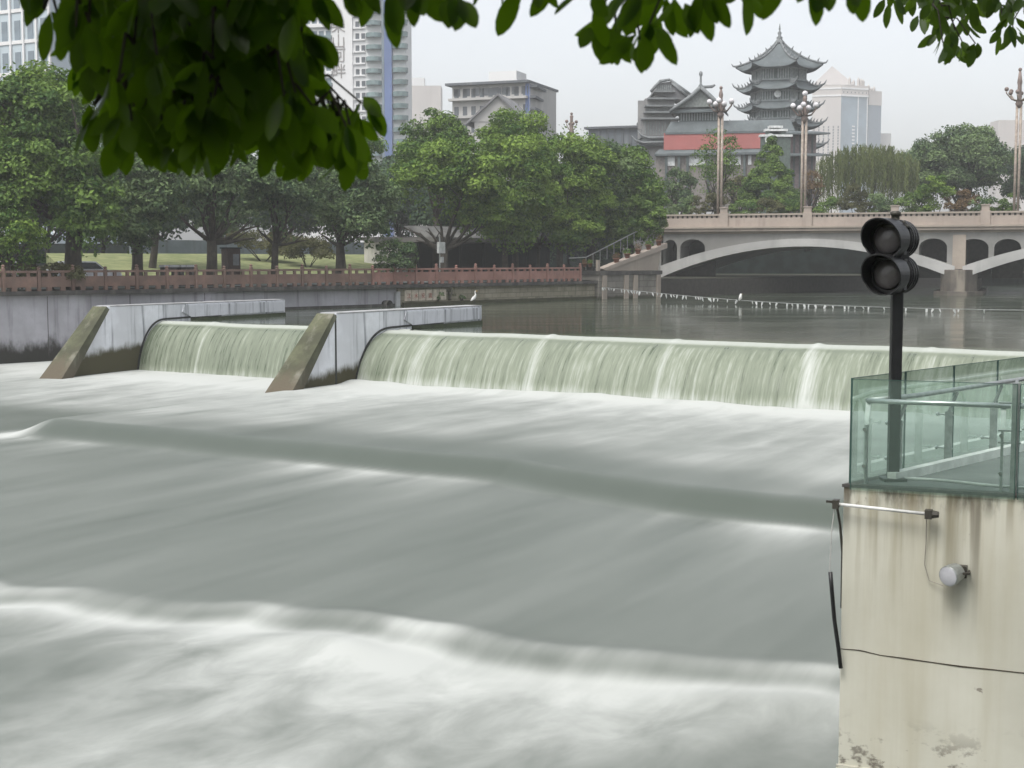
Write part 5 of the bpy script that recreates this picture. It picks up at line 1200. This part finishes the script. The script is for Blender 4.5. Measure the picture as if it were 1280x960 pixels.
for k, y in enumerate((110, 119)): block(root, 'pale_band', a + nv * .3 - d * .2, b_ + nv * .3, .28, fz(y + 2), fz(y), offw); block(root, 'pale_band', a2 + nv2 * .7, b2 + nv2 * .7, .28, fz(y + 2), fz(y), offw)
grid(root, 'window', a + Vector((0, 0, fz(200) - GZ)), d, nv, 6, 12, .8, 1.3, ln / 6, 1.75, glassd, .1); grid(root, 'balcony', a2 + d2 * l2 * .38 + Vector((0, 0, fz(190) - GZ)), d2, nv2, 1, 8, 1.8, .9, l2 * .18, 2.1, offw, .35)
for x_ in (.62, .97): block(root, 'pale_fin', a2 + d2 * l2 * x_ + nv2 * .3, a2 + d2 * (l2 * x_ + .5) + nv2 * .3, .28, GZ, fz(120), offw)
grid(root, 'crown_window', a2 + nv2 * .4 + Vector((0, 0, fz(118) - GZ)), d2, nv2, 7, 1, .6, .9, l2 / 7, 2, glassd, .1)
a, b_, d, nv, ln = face(1244, 1300, 680, 680); root = thing('hazy_block', 'hazy pale block far behind the trees at the right edge', 'building', a); block(root, 'wall', a, b_, 12, GZ, D(1262, 150, 680).z, beige)
grid(root, 'window', a + Vector((0, 0, 40)), d, nv, 8, 4, .9, 1.4, ln / 8, 3, glassd, .1)

# ================================================================== PLATFORM
PF = EYE - 2.32
c0 = G(1055, 605, PF); c1 = G(1280, 618.5, PF); c2 = G(1280, 556, PF); cS = G(1088, 601, PF)
fu = Vector((c1.x - c0.x, c1.y - c0.y, 0)).normalized(); sv = Vector((c2.x - cS.x, c2.y - cS.y, 0)).normalized()
fn = Vector((fu.y, -fu.x, 0)); sn = Vector((-sv.y, sv.x, 0))
plat = thing('viewing_platform', 'cream stained concrete platform standing in the river at the right', 'platform', upz(c0, -.6))
n = NT('cream_stained_wall'); oc = n.coord()
big = n.noise(oc, .7, 6); col = n.mix(n.rng(big, .32, .7), (.50, .49, .415), (.60, .592, .515))
stv = n.noise(n.coord(scale=(1.9, 1.9, .13)), 1, 6, .6); stf = n.noise(n.coord(scale=(6, 6, .25)), 1, 5, .6)
g = n.n('ShaderNodeNewGeometry'); sx = n.n('ShaderNodeSeparateXYZ'); n.l(g.outputs['Position'], sx.inputs[0])
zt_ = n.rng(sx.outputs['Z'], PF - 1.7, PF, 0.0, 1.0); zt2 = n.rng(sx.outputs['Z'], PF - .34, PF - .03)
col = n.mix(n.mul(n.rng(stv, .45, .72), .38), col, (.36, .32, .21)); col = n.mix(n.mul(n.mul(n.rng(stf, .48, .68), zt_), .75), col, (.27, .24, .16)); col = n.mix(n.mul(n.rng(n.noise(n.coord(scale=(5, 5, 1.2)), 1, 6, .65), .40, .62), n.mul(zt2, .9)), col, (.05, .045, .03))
zl = n.rng(sx.outputs['Z'], .55, -.1); col = n.mix(n.mul(n.rng(n.noise(n.coord(scale=(2, 2, 3)), 1.4, 7, .65), .52, .60), zl), col, (.17, .155, .13))
chip = n.noise(oc, 2.6, 8, .7); col = n.mix(n.mul(n.rng(chip, .665, .70), .75), col, (.16, .135, .11))
def wallstain(ucoord, w_, ztop, zbot, colr, amt):
    """a rain streak of its own at one place on the wall, measured along the front face"""
    global col
    dt = n.n('ShaderNodeVectorMath', operation='DOT_PRODUCT'); n.l(g.outputs['Position'], dt.inputs[0]); dt.inputs[1].default_value = fu
    q = n.mul(n.mul(dt.outputs['Value'], -(fu.dot(c0) + ucoord), 'ADD'), n.mul(n.mul(stf, -.5, 'ADD'), .10), 'ADD')
    m_ = n.mul(n.rng(n.mul(q, 1.0, 'ABSOLUTE'), w_, w_ * .25), n.rng(sx.outputs['Z'], zbot, ztop)); col = n.mix(n.mul(m_, amt), col, colr)
def fpos(px, py): 
    p = on_plane(px, py, c0, fu); return p
def fuc(px): return (fpos(px, 640) - c0).dot(fu)
wallstain(fuc(1222), .05, PF - .1, PF - 1.7, (.12, .105, .075), .75); wallstain(fuc(1216), .03, PF - .0, PF - 1.2, (.13, .11, .08), .7); wallstain(fuc(1192), .12, PF - .85, PF - 1.7, (.22, .2, .14), .4)
wallstain(fuc(1140), .10, PF, PF - .7, (.25, .21, .13), .5); wallstain(fuc(1090), .06, PF, PF - .9, (.27, .23, .14), .5); wallstain(fuc(1262), .05, PF, PF - .6, (.2, .17, .11), .6)
wallstain(.03, .06, PF + .2, PF - .75, (.06, .045, .025), .95)
M['cream'] = n.done(n.bsdf(col, .85, .2, 0, stf, .2, .02))
Lf, Ls, wt_ = 5.6, 26.0, .4
p0, p1 = upz(c0, -1.5), upz(c0 + fu * Lf, -1.5); side = upz(c0 + sv * Ls, -1.5)
inn = [p0, p1, upz(c0 + fu * Lf + sv * Ls, -1.5), side]
MB().prism([(q.x, q.y) for q in inn], -1.5, PF - .032).build('wall', M['cream'], plat)
e_ = .06; so_ = [c0 - fu * .01 + fn * .012 + sn * .01, c0 + fu * Lf + fn * .012, c0 + fu * Lf + sv * Ls, c0 + sv * Ls + sn * .01]
MB().prism([(q.x, q.y) for q in so_], PF - .031, PF).build('edge_slab', M['dark_coping'], plat)
fl = [c0 + fu * .12 + sv * .10, c0 + fu * Lf + sv * .1, c0 + fu * Lf + sv * Ls, c0 + sv * Ls + fu * .1]
MB().prism([(q.x, q.y) for q in fl], PF - .02, PF + .004).build('floor', M['paving'], plat)
# white kerb lines on the floor
for off, hh in ((.32, .05),): MB().beam(upz(c0 + fu * off + sv * .35, PF + hh), upz(c0 + fu * off + sv * Ls, PF + hh), .10, .10).build('white_kerb', M['white_paint'], plat)
# crack line and lower lip
ck = []
for px, py in ((1051, 811), (1075, 813), (1100, 819), (1130, 823), (1165, 828), (1200, 833), (1240, 837), (1285, 842)): ck.append(fpos(px, py) + fn * .0)
MB().tube(ck, [.004, .007, .005, .008, .006, .009, .007, .006], 5).build('joint_crack', plain('crack_dirt', (.07, .06, .045), .9), plat)
MB().extrude([upz(c0 + fn * .0 - fu * .02, -.16), upz(c0 + fu * Lf, -.16), upz(c0 + fu * Lf, -.11), upz(c0 - fu * .02, -.11)], fn * .02).build('base_lip', M['cream'], plat)

# glass balustrade ------------------------------------------------------
n = NT('green_glass'); lwt = n.n('ShaderNodeFresnel'); lwt.inputs[0].default_value = 1.45
tr = n.n('ShaderNodeBsdfTransparent'); tr.inputs[0].default_value = (.935, .985, .96, 1); gs = n.n('ShaderNodeBsdfGlossy'); gs.inputs['Roughness'].default_value = .03; gs.inputs['Color'].default_value = (.9, .95, .93, 1)
mx = n.n('ShaderNodeMixShader'); n.l(n.mul(lwt.outputs[0], .5), mx.inputs[0]); n.l(tr.outputs[0], mx.inputs[1]); n.l(gs.outputs[0], mx.inputs[2]); df = n.n('ShaderNodeBsdfDiffuse'); df.inputs[0].default_value = (.5, .66, .58, 1)
mx2 = n.n('ShaderNodeMixShader'); mx2.inputs[0].default_value = .06; n.l(mx.outputs[0], mx2.inputs[1]); n.l(df.outputs[0], mx2.inputs[2]); n.l(mx2.outputs[0], n.out.inputs['Surface']); M['glass'] = n.m
edge = plain('glass_edge', (.05, .10, .085), .2, .6)
gbal = thing('glass_balustrade', 'green tinted glass balustrade with steel handrails round the platform edge', 'balustrade', upz(c0, PF))
GT = 1.10
def panel(q0, q1, z0=PF - .05, z1=PF + GT):
    dd = (q1 - q0).normalized(); nn = Vector((-dd.y, dd.x, 0))
    o = MB().extrude([upz(q0, z0), upz(q1, z0), upz(q1, z1), upz(q0, z1)], nn * .012).build('glass_panel', M['glass'], gbal)
    for q in (q0, q1): MB().frame(upz(q, (z0 + z1) / 2) + nn * .006, dd * .004, nn * .0065, Vector((0, 0, (z1 - z0) / 2))).build('panel_edge', edge, o)
    MB().frame(upz((q0 + q1) / 2, z1) + nn * .006, dd * (q1 - q0).length / 2, nn * .0065, Vector((0, 0, .003))).build('panel_edge', edge, o)
    return o
g0 = c0 + fu * .07 + fn * .03
gw = fuc(1270) - .08
panel(g0, g0 + fu * (gw - .01)); panel(g0 + fu * (gw + .02), g0 + fu * (gw * 2)); panel(g0 + fu * (gw * 2 + .02), g0 + fu * (gw * 3))
gs0 = c0 + fu * .05 + sn * .02
k = 0; x = .06
while x < 22: panel(gs0 + sv * x, gs0 + sv * (x + 1.18)); x += 1.2
HR = .86
def post(q, inward, tall=HR, name='post'):
    inward = inward.normalized(); s_ = Vector((-inward.y, inward.x, 0))
    mb = MB().frame(upz(q, PF + tall * .36), s_ * .012, inward * .042, Vector((0, 0, tall * .36)))
    mb.beam(upz(q, PF + tall * .71), upz(q + inward * .09, PF + tall - .02), .024, .05, up=s_); 
    o = mb.build(name, M['steel_dull'], gbal)
    for z_ in (.20, .58):
        c_ = upz(q, PF + z_); MB().tube([c_ - inward * .16, c_ + inward * .05], .009, 6).lathe([(.022, 0), (.022, .02)], c_ - inward * .145, inward, 10).build('glass_clamp', M['steel'], o)
    return o
fi = -fn
rail0 = c0 + fu * .17 + fi * .22
pf = [.20, fuc(1249) , fuc(1249) * 2 - .1, fuc(1249) * 3 - .2]
for x in pf[:1] + pf[1:]: post(c0 + fu * x + fi * .13, fi)
si = -sn
ps = [.75, 1.95, 3.15, 4.35, 5.55, 6.75, 8, 9.2, 10.4, 11.6, 12.8]
for x in ps: post(c0 + fu * .05 + sv * x + si * .16, si)
RZ = PF + HR
corner = upz(c0 + fu * .19 + fi * .20, RZ)
MB().tube([corner, upz(c0 + fu * (fuc(1258)) + fi * .20, RZ)], .027, 12).build('front_handrail', M['steel'], gbal, True)
MB().tube([upz(c0 + fu * (fuc(1262)) + fi * .20, RZ - .0), upz(c0 + fu * 5.4 + fi * .20, RZ + .08)], .027, 12).build('front_handrail', M['steel'], gbal, True)
MB().tube([corner + Vector((0, 0, .001)), upz(c0 + fu * .05 + sv * 1 + si * .24, RZ + .012), upz(c0 + fu * .05 + sv * 22 + si * .24, RZ + .05)], .027, 12).build('side_handrail', M['steel_dull'], gbal, True)
pq = c0 + fu * (fuc(1265)) + fi * .10
o = MB().frame(upz(pq, PF + .55), fu * .035, fi * .03, Vector((0, 0, .55))).build('thick_post', M['steel_dull'], gbal)
MB().tube([upz(pq, PF + 1.05), upz(pq + fi * .1, PF + 1.12), upz(pq + fi * .2 + fu * .1, PF + 1.14)], .02, 6).build('curved_arm', M['steel_dull'], o)
for z_ in (.50, .62, .9): MB().tube([upz(pq - fu * .16, PF + z_) , upz(pq + fu * .06, PF + z_)], .01, 6).build('glass_clamp', M['steel'], o)
# loose hose on the floor
hp = [upz(c0 + fu * (.35 + .19 * k) + fi * (.45 + .10 * math.sin(k * .7)), PF + .018) for k in range(9)] + [upz(c0 + fu * 2.3 + fi * .8, PF + .018), upz(c0 + fu * 3.4 + fi * 1.0, PF + .018)]
tag(MB().tube(hp, .014, 6).build('hose', plain('pale_hose', (.5, .52, .5), .5)), 'pale thin hose lying loose on the platform floor', 'hose')

# signal lamp post --------------------------------------------------------
pb = G(1116, 601, PF); sig = thing('signal_light', 'unlit black two lens signal light on a post inside the glass balustrade', 'signal light', upz(pb, PF))
ptop = D(1117, 366, pb.y).z
MB().frame(upz(pb, (PF + ptop) / 2), Vector((.058, 0, 0)), Vector((0, .05, 0)), Vector((0, 0, (ptop - PF) / 2))).build('post', M['black_metal'], sig, False, .012)
MB().frame(upz(pb, PF + .02), Vector((.12, 0, 0)), Vector((0, .12, 0)), Vector((0, 0, .016))).build('base_plate', M['black_metal'], sig, False, .004)
lens = plain('grey_lens', (.12, .11, .11), .3, .6, 0, .1, 20); 
hd = Vector((-.60, -.80, 0)).normalized()
def head(py, px=1115):
    c = D(px, py, pb.y + .02); R_ = .205
    o = MB().lathe([(.05, -.36), (R_ * .72, -.34), (R_ * .93, -.25), (R_ * .95, -.06), (R_ * .86, -.05), (R_ * .86, .03), (R_ * 1.02, .035), (R_ * 1.04, .09), (R_ * .9, .10)], c, hd, 36).build('housing', M['black_metal'], sig, False)
    # ribs round the barrel
    mb = MB()
    for k in range(3): mb.lathe([(R_ * .93, -.24 + .06 * k), (R_ * 1.0, -.235 + .06 * k), (R_ * 1.0, -.215 + .06 * k), (R_ * .93, -.21 + .06 * k)], c, hd, 36)
    mb.build('cooling_rib', M['black_metal'], o)
    MB().lathe([(0.0, .155), (R_ * .4, .15), (R_ * .70, .13), (R_ * .80, .10)][::-1], c, hd, 32).build('lens', lens, sig, True)
    # visor: open tube longer above than below
    x = Vector((-hd.y, hd.x, 0)); z_ = Vector((0, 0, 1)); vs = []; m = 40
    for r in (R_ * 1.05, R_ * .98):
        for e in (0, 1):
            for k in range(m):
                a = 2 * math.pi * k / m; up_ = math.sin(a); ln_ = .10 + (.20 + .10 * up_ if up_ > -.4 else .14) * (1 if e else 0) - (0 if e else .03)
                vs.append(c + (x * math.cos(a) + z_ * math.sin(a)) * r + hd * (ln_ if e else .07))
    fs = []
    for k in range(m):
        k2 = (k + 1) % m; fs += [(k, k2, m + k2, m + k), (2 * m + k, 3 * m + k, 3 * m + k2, 2 * m + k2), (m + k, m + k2, 3 * m + k2, 3 * m + k), (k, 2 * m + k, 2 * m + k2, k2)]
    MB().add(vs, fs).build('visor', M['black_metal'], o)
    mb = MB()
    for k in range(4):
        a = math.pi * (.25 + .5 * k); p = c + (x * math.cos(a) + z_ * math.sin(a)) * R_ * .98; mb.frame(p + hd * .04, x * .02, z_ * .02, hd * .04)
    mb.build('latch_lugs', M['black_metal'], o)
head(299); head(343)
MB().frame(D(1118, 322, pb.y + .05), Vector((.11, .02, 0)), Vector((-.02, .11, 0)), Vector((0, 0, .06))).build('coupling', M['black_metal'], sig, False, .01)
ct = D(1119, 283, pb.y); MB().lathe([(.16, -.02), (.15, .02), (.05, .03), (.05, .055), (.043, .06), (.043, .11), (.055, .115), (.055, .15), (.03, .16)], ct, n=14).build('top_cap', M['dark_metal'], sig, True)
for sx_ in (-.08, .09): MB().lathe([(.02, 0), (.02, .05), (.012, .06)], ct + Vector((sx_, 0, .0)), n=8).build('bolt', M['dark_metal'], sig)

# things on the platform wall -----------------------------------------------
q0, q1 = fpos(1047, 628) + fn * .10, fpos(1160, 640) + fn * .12
brk = thing('wall_conduit', 'white horizontal conduit with dark end clamps across the top of the cream wall', 'conduit', q0)
MB().tube([q0, q1], .017, 8).build('pipe', M['white_paint'], brk, True)
MB().frame(q1 + fu * .02, fu * .035, fn * .05, Vector((0, 0, .045))).lathe([(.03, 0), (.045, .05), (.03, .12)], q1, fu, 8).build('end_clamp', M['dark_metal'], brk)
MB().frame(q0, fu * .03, fn * .05, Vector((0, 0, .045))).frame(q0 - fu * .05 + Vector((0, 0, .02)), fu * .05, fn * .01, Vector((0, 0, .012))).build('end_clamp', M['dark_metal'], brk)
cw_ = [q1 - Vector((0, 0, .03)), fpos(1158, 675) + fn * .03, fpos(1156, 705) + fn * .03, fpos(1162, 725) + fn * .03, fpos(1180, 731) + fn * .05]
MB().tube(cw_, .005, 5).build('lamp_wire', plain('thin_wire', (.3, .28, .24), .6), brk)
fc = fpos(1200, 713); fd_ = (fn * .86 - fu * .42 - Vector((0, 0, .12))).normalized()
fld = thing('floodlight', 'round white faced floodlight fixed on the cream platform wall', 'floodlight', fc)
MB().lathe([(.05, .02), (.095, .06), (.105, .14), (.105, .21), (.10, .22)], fc + fn * .02, fd_, 20).build('housing', M['steel_dull'], fld)
MB().lathe([(.099, .218), (.092, .222), (.0, .224)], fc + fn * .02, fd_, 20).build('face', plain('milky_glass', (.50, .50, .53), .3, .5), fld, True)
MB().frame(fc + fn * .04 + fu * .02, fu * .05, fn * .04, Vector((0, 0, .06))).tube([fc + fu * .09, fc + fn * .12 + fu * .10, fc + fn * .17], .014, 6).build('bracket', M['dark_metal'], fld)
h0 = q0 - fu * .01; hs_ = [h0, h0 + Vector((-.03, 0, -.3)), upz(D(1037, 715, q0.y), 0) + Vector((0, 0, D(1037, 715, q0.y).z))]
MB().tube(hs_, .006, 5).build('guide_wire', plain('pale_wire', (.45, .45, .43), .5), brk)
hz = [D(px, py, q0.y + .0) for px, py in ((1038, 715), (1040, 740), (1043, 775), (1048, 810), (1051, 835))]
tag(MB().tube(hz, .022, 8).build('cable_hose', M['black_metal'], None, True), 'short black rubber hose hanging beside the platform wall corner', 'hose')
MB().tube([q0 + Vector((.01, .02, 0)), D(1050, 655, q0.y + .1), D(1053, 690, q0.y + .14), D(1052, 760, q0.y + .16)], .014, 6).build('drop_cable', M['dark_metal'], brk)
# ================================================================== OVERHANGING TREES
def big_leaves(anchors, rng, length, width, droop=1.0, spread=.6):
    """leaves hanging from twig ends; anchors: list of (point, count)"""
    Vs = []; Ts = []
    prof = [(0, .04), (.10, .34), (.30, .85), (.52, 1.0), (.74, .86), (.91, .48), (1.0, 0.05)]
    for p, cnt in anchors:
        p = np.array(p)
        for _ in range(cnt):
            a = rng.uniform(0, 6.283); out = np.array([math.cos(a), math.sin(a), 0]) * rng.uniform(.15, spread + .15)
            d = out + np.array([0, 0, -droop]) * rng.uniform(.55, 1.1); d /= np.linalg.norm(d)
            face = rng.normal(size=3) * .6 + np.array([0, -1.0, .15]); face -= d * face.dot(d); face /= np.linalg.norm(face)
            s = np.cross(d, face); ln = length * rng.uniform(.7, 1.2); wd_ = width * rng.uniform(.8, 1.2) * .5
            st_ = p + d * ln * .1 + out * length * .12 + rng.normal(size=3) * length * .10; curl = rng.uniform(.02, .14)
            row = []
            for t_, w_ in prof:
                c_ = st_ + d * ln * t_ - face * curl * ln * t_ * t_
                row += [c_ - s * wd_ * w_ + face * wd_ * w_ * .22, c_, c_ + s * wd_ * w_ + face * wd_ * w_ * .22]
            Vs.append(np.array(row)); Ts.append(np.clip(rng.beta(1.2, 1.6) + (.0), 0, 1))
    n_ = len(Vs); V = np.concatenate(Vs); m = len(prof) * 3; q = []
    for k in range(len(prof) - 1):
        for j in (0, 1): q.append((k * 3 + j, k * 3 + j + 1, k * 3 + 3 + j + 1, k * 3 + 3 + j))
    Fq = (np.array(q)[None] + (np.arange(n_) * m)[:, None, None]).reshape(-1, 4)
    return V, Fq, np.repeat(np.array(Ts), m)
def overhang(name, label, base, limbs_, anchors, length, width, mat, seed, unseen_canopy=None, r0=.22, spread=.6):
    rng = np.random.default_rng(seed); root = thing(name, label, 'tree', base)
    V, Fq, T = big_leaves(anchors, rng, length, width, 1.0, spread)
    np_mesh('hanging_leaves', V, Fq, mat, root, True, {'tint': T})
    mb = MB(); top = limbs_[0][0]
    mb.tube([Vector(base) - Vector((0, 0, .2)), Vector(base) + Vector((0, 0, 1)), Vector(top)], [r0 * 1.3, r0, r0 * .8], 10)
    for pts in limbs_: mb.tube(pts, [r0 * .5 * (1 - .8 * i / (len(pts) - 1)) for i in range(len(pts))], 7)
    mb.build('trunk', M['bark'], root, True)
    mb = MB(); lp = [Vector(p) for pts in limbs_ for i in range(len(pts) - 1) for p in (Vector(pts[i]), Vector(pts[i]).lerp(Vector(pts[i + 1]), .5), Vector(pts[i + 1]))]
    for p, c_ in anchors:
        p = Vector(p); q = min(lp, key=lambda z_: (z_ - p).length); up_ = [Vector(a_) for a_, _c in anchors if a_[2] > p.z + .04]
        if up_:
            q2 = min(up_, key=lambda z_: (z_ - p).length)
            if (q2 - p).length < (q - p).length: q = q2
        mb.tube([q, q.lerp(p, .5) + Vector((0, 0, .06)), p], [.006, .004, .003], 5)
    mb.build('twigs', M['bark'], root)
    if unseen_canopy:
        P, sz = unseen_canopy; Nn = rng.normal(size=P.shape) * .6 + np.array([0, 0, 1.0]); V, Fq = leaf_cards(P, Nn, sz, rng, .5); np_mesh('crown', V, Fq, mat, root, False, {'tint': np.repeat(rng.uniform(0, 1, len(P)), 4)})  # crown out of view; the near tree's is added to darken its leaves
rg = np.random.default_rng(77); anc = []
def bot(x):  # lowest leaf row of the dense mass, picture rows
    return float(np.interp(x, [70, 95, 130, 160, 200, 260, 300, 340, 380, 420, 455], [28, 88, 155, 215, 228, 212, 200, 212, 245, 240, 208]))
for x in range(84, 455, 19):
    y = -60
    while y < bot(x) - 40:
        if not (x > 372 and y < 118):
            edge_ = x < 150 or y > bot(x) - 75
            for _ in range(1 if edge_ else 2): anc.append((tuple(D(x + rg.uniform(-12, 12), y + rg.uniform(-10, 10), rg.uniform(3.0, 4.6))), 3 if edge_ else 5))
        y += 22
for x in range(165, 380, 22):
    for y in range(-40, 95, 26):
        anc.append((tuple(D(x + rg.uniform(-12, 12), y + rg.uniform(-10, 10), rg.uniform(4.6, 5.6))), 9))
for x, y in ((378, 60), (374, 100), (380, 85), (385, 140), (420, 165), (440, 170), (118, 130), (150, 160)): anc.append((tuple(D(x, y, 3.5)), 4))
for x, y, c_ in ((440, -30, 3), (462, -24, 2), (490, -22, 3), (512, -28, 3), (540, -18, 3), (566, -10, 3), (600, -45, 3), (640, -38, 3), (660, -30, 3), (695, -42, 2), (24, -42, 2), (62, -30, 3), (55, 10, 2), (105, 70, 2), (75, 30, 2), (530, -30, 2), (480, -28, 2)): anc.append((tuple(D(x, y, rg.uniform(3.1, 3.6))), c_))
for x, y, c_ in ((735, -10, 3), (745, 28, 4), (765, 18, 4), (770, 40, 3), (785, 0, 4), (800, 50, 3), (812, 30, 4), (822, 12, 4), (840, -10, 4), (852, -5, 3), (800, -20, 4), (880, -25, 3), (905, -20, 3), (925, -12, 2), (945, -35, 2)): anc.append((tuple(D(x, y, rg.uniform(3.3, 3.9))), c_))
for x, y, c_ in ((1000, -38, 3), (1018, -32, 2), (1040, -45, 3), (1070, -30, 2)): anc.append((tuple(D(x, y, 3.5)), c_))
kk = 26000; P = np.stack([rg.uniform(-6.5, 5.5, kk), rg.uniform(-6, 5.6, kk), rg.uniform(6.5, 9.5, kk)], 1)
kb = 30000; Pb = np.stack([rg.uniform(-9, 8, kb), rg.uniform(-9, -1.6, kb), rg.uniform(4.3, 9.5, kb)], 1); kl = 9000; Pl = np.stack([rg.uniform(-9, -4.2, kl), rg.uniform(-2, 5, kl), rg.uniform(6.2, 9.5, kl)], 1)  # these leaf clouds lie out of view, added to block sky light
P[:, 2] = np.maximum(P[:, 2], EYE + .26 * np.maximum(P[:, 1], 0) + .25)
lz = 6.25
overhang('overhanging_tree', 'near broadleaf tree whose dark leaves hang into the top of the view', (-3.4, -2.6, 3.58),
    [[Vector((-3.2, -2.2, 6.6)), Vector((-2.4, 1.0, 6.7)), Vector((-1.5, 3.2, 6.35)), Vector((-.9, 4.3, 6.15))], [Vector((-3.2, -2.2, 6.6)), Vector((-1.0, 1.5, 6.6)), Vector((.2, 3.0, 6.2)), Vector((.8, 3.6, 6.1))], [Vector((-2.4, 1.0, 6.7)), Vector((-1.6, 2.6, 6.3)), Vector((-1.1, 3.4, 5.95)), Vector((-.75, 3.6, 5.75))], [Vector((-1, 1.5, 6.6)), Vector((-.4, 3.1, 6.1)), Vector((0, 3.5, 6.05))]],
    anc, .104, .043, L['cam'], 5, (np.concatenate([P, Pb, Pl]), .22), .2, .75)
anc2 = []
for x in range(1120, 1300, 11):
    bt_ = float(np.interp(x, [1118, 1140, 1165, 1185, 1200, 1225, 1245, 1265, 1290], [12, 25, 40, 60, 72, 55, 55, 45, 40])); y = -40
    while y < bt_ - 8:
        if rg.uniform() < .62: anc2.append((tuple(D(x + rg.uniform(-9, 9), y + rg.uniform(-8, 8), rg.uniform(6.6, 8.2))), 4))
        y += 15
kk = 5000; P2 = np.stack([rg.uniform(2.6, 6.5, kk), rg.uniform(4.0, 9, kk), rg.uniform(7.2, 9.5, kk)], 1)
overhang('overhanging_tree', 'second near tree with small leaves hanging at the top right corner', (5.4, 5.2, 3.58),
    [[Vector((5.2, 5.4, 7.0)), Vector((4.0, 6.4, 7.1)), Vector((2.9, 7.2, 6.75)), Vector((2.3, 7.4, 6.6))], [Vector((5.2, 5.4, 7.0)), Vector((3.6, 7.0, 6.9)), Vector((2.7, 7.5, 6.5))]], anc2, .115, .044, L['cam2'], 6, (P2, .2), .2, .9)

# ================================================================== HAZE
n = NT('haze_air'); pv_ = n.n('ShaderNodeVolumePrincipled'); pv_.inputs['Color'].default_value = (.99, .995, 1, 1); pv_.inputs['Density'].default_value = 0.0005; pv_.inputs['Anisotropy'].default_value = 0.0
n.l(pv_.outputs[0], n.out.inputs['Volume'])
hzo = MB().box((-560, -80, -3.6), (560, 1060, 97)).build('haze', n.m); hzo['kind'] = 'stuff'
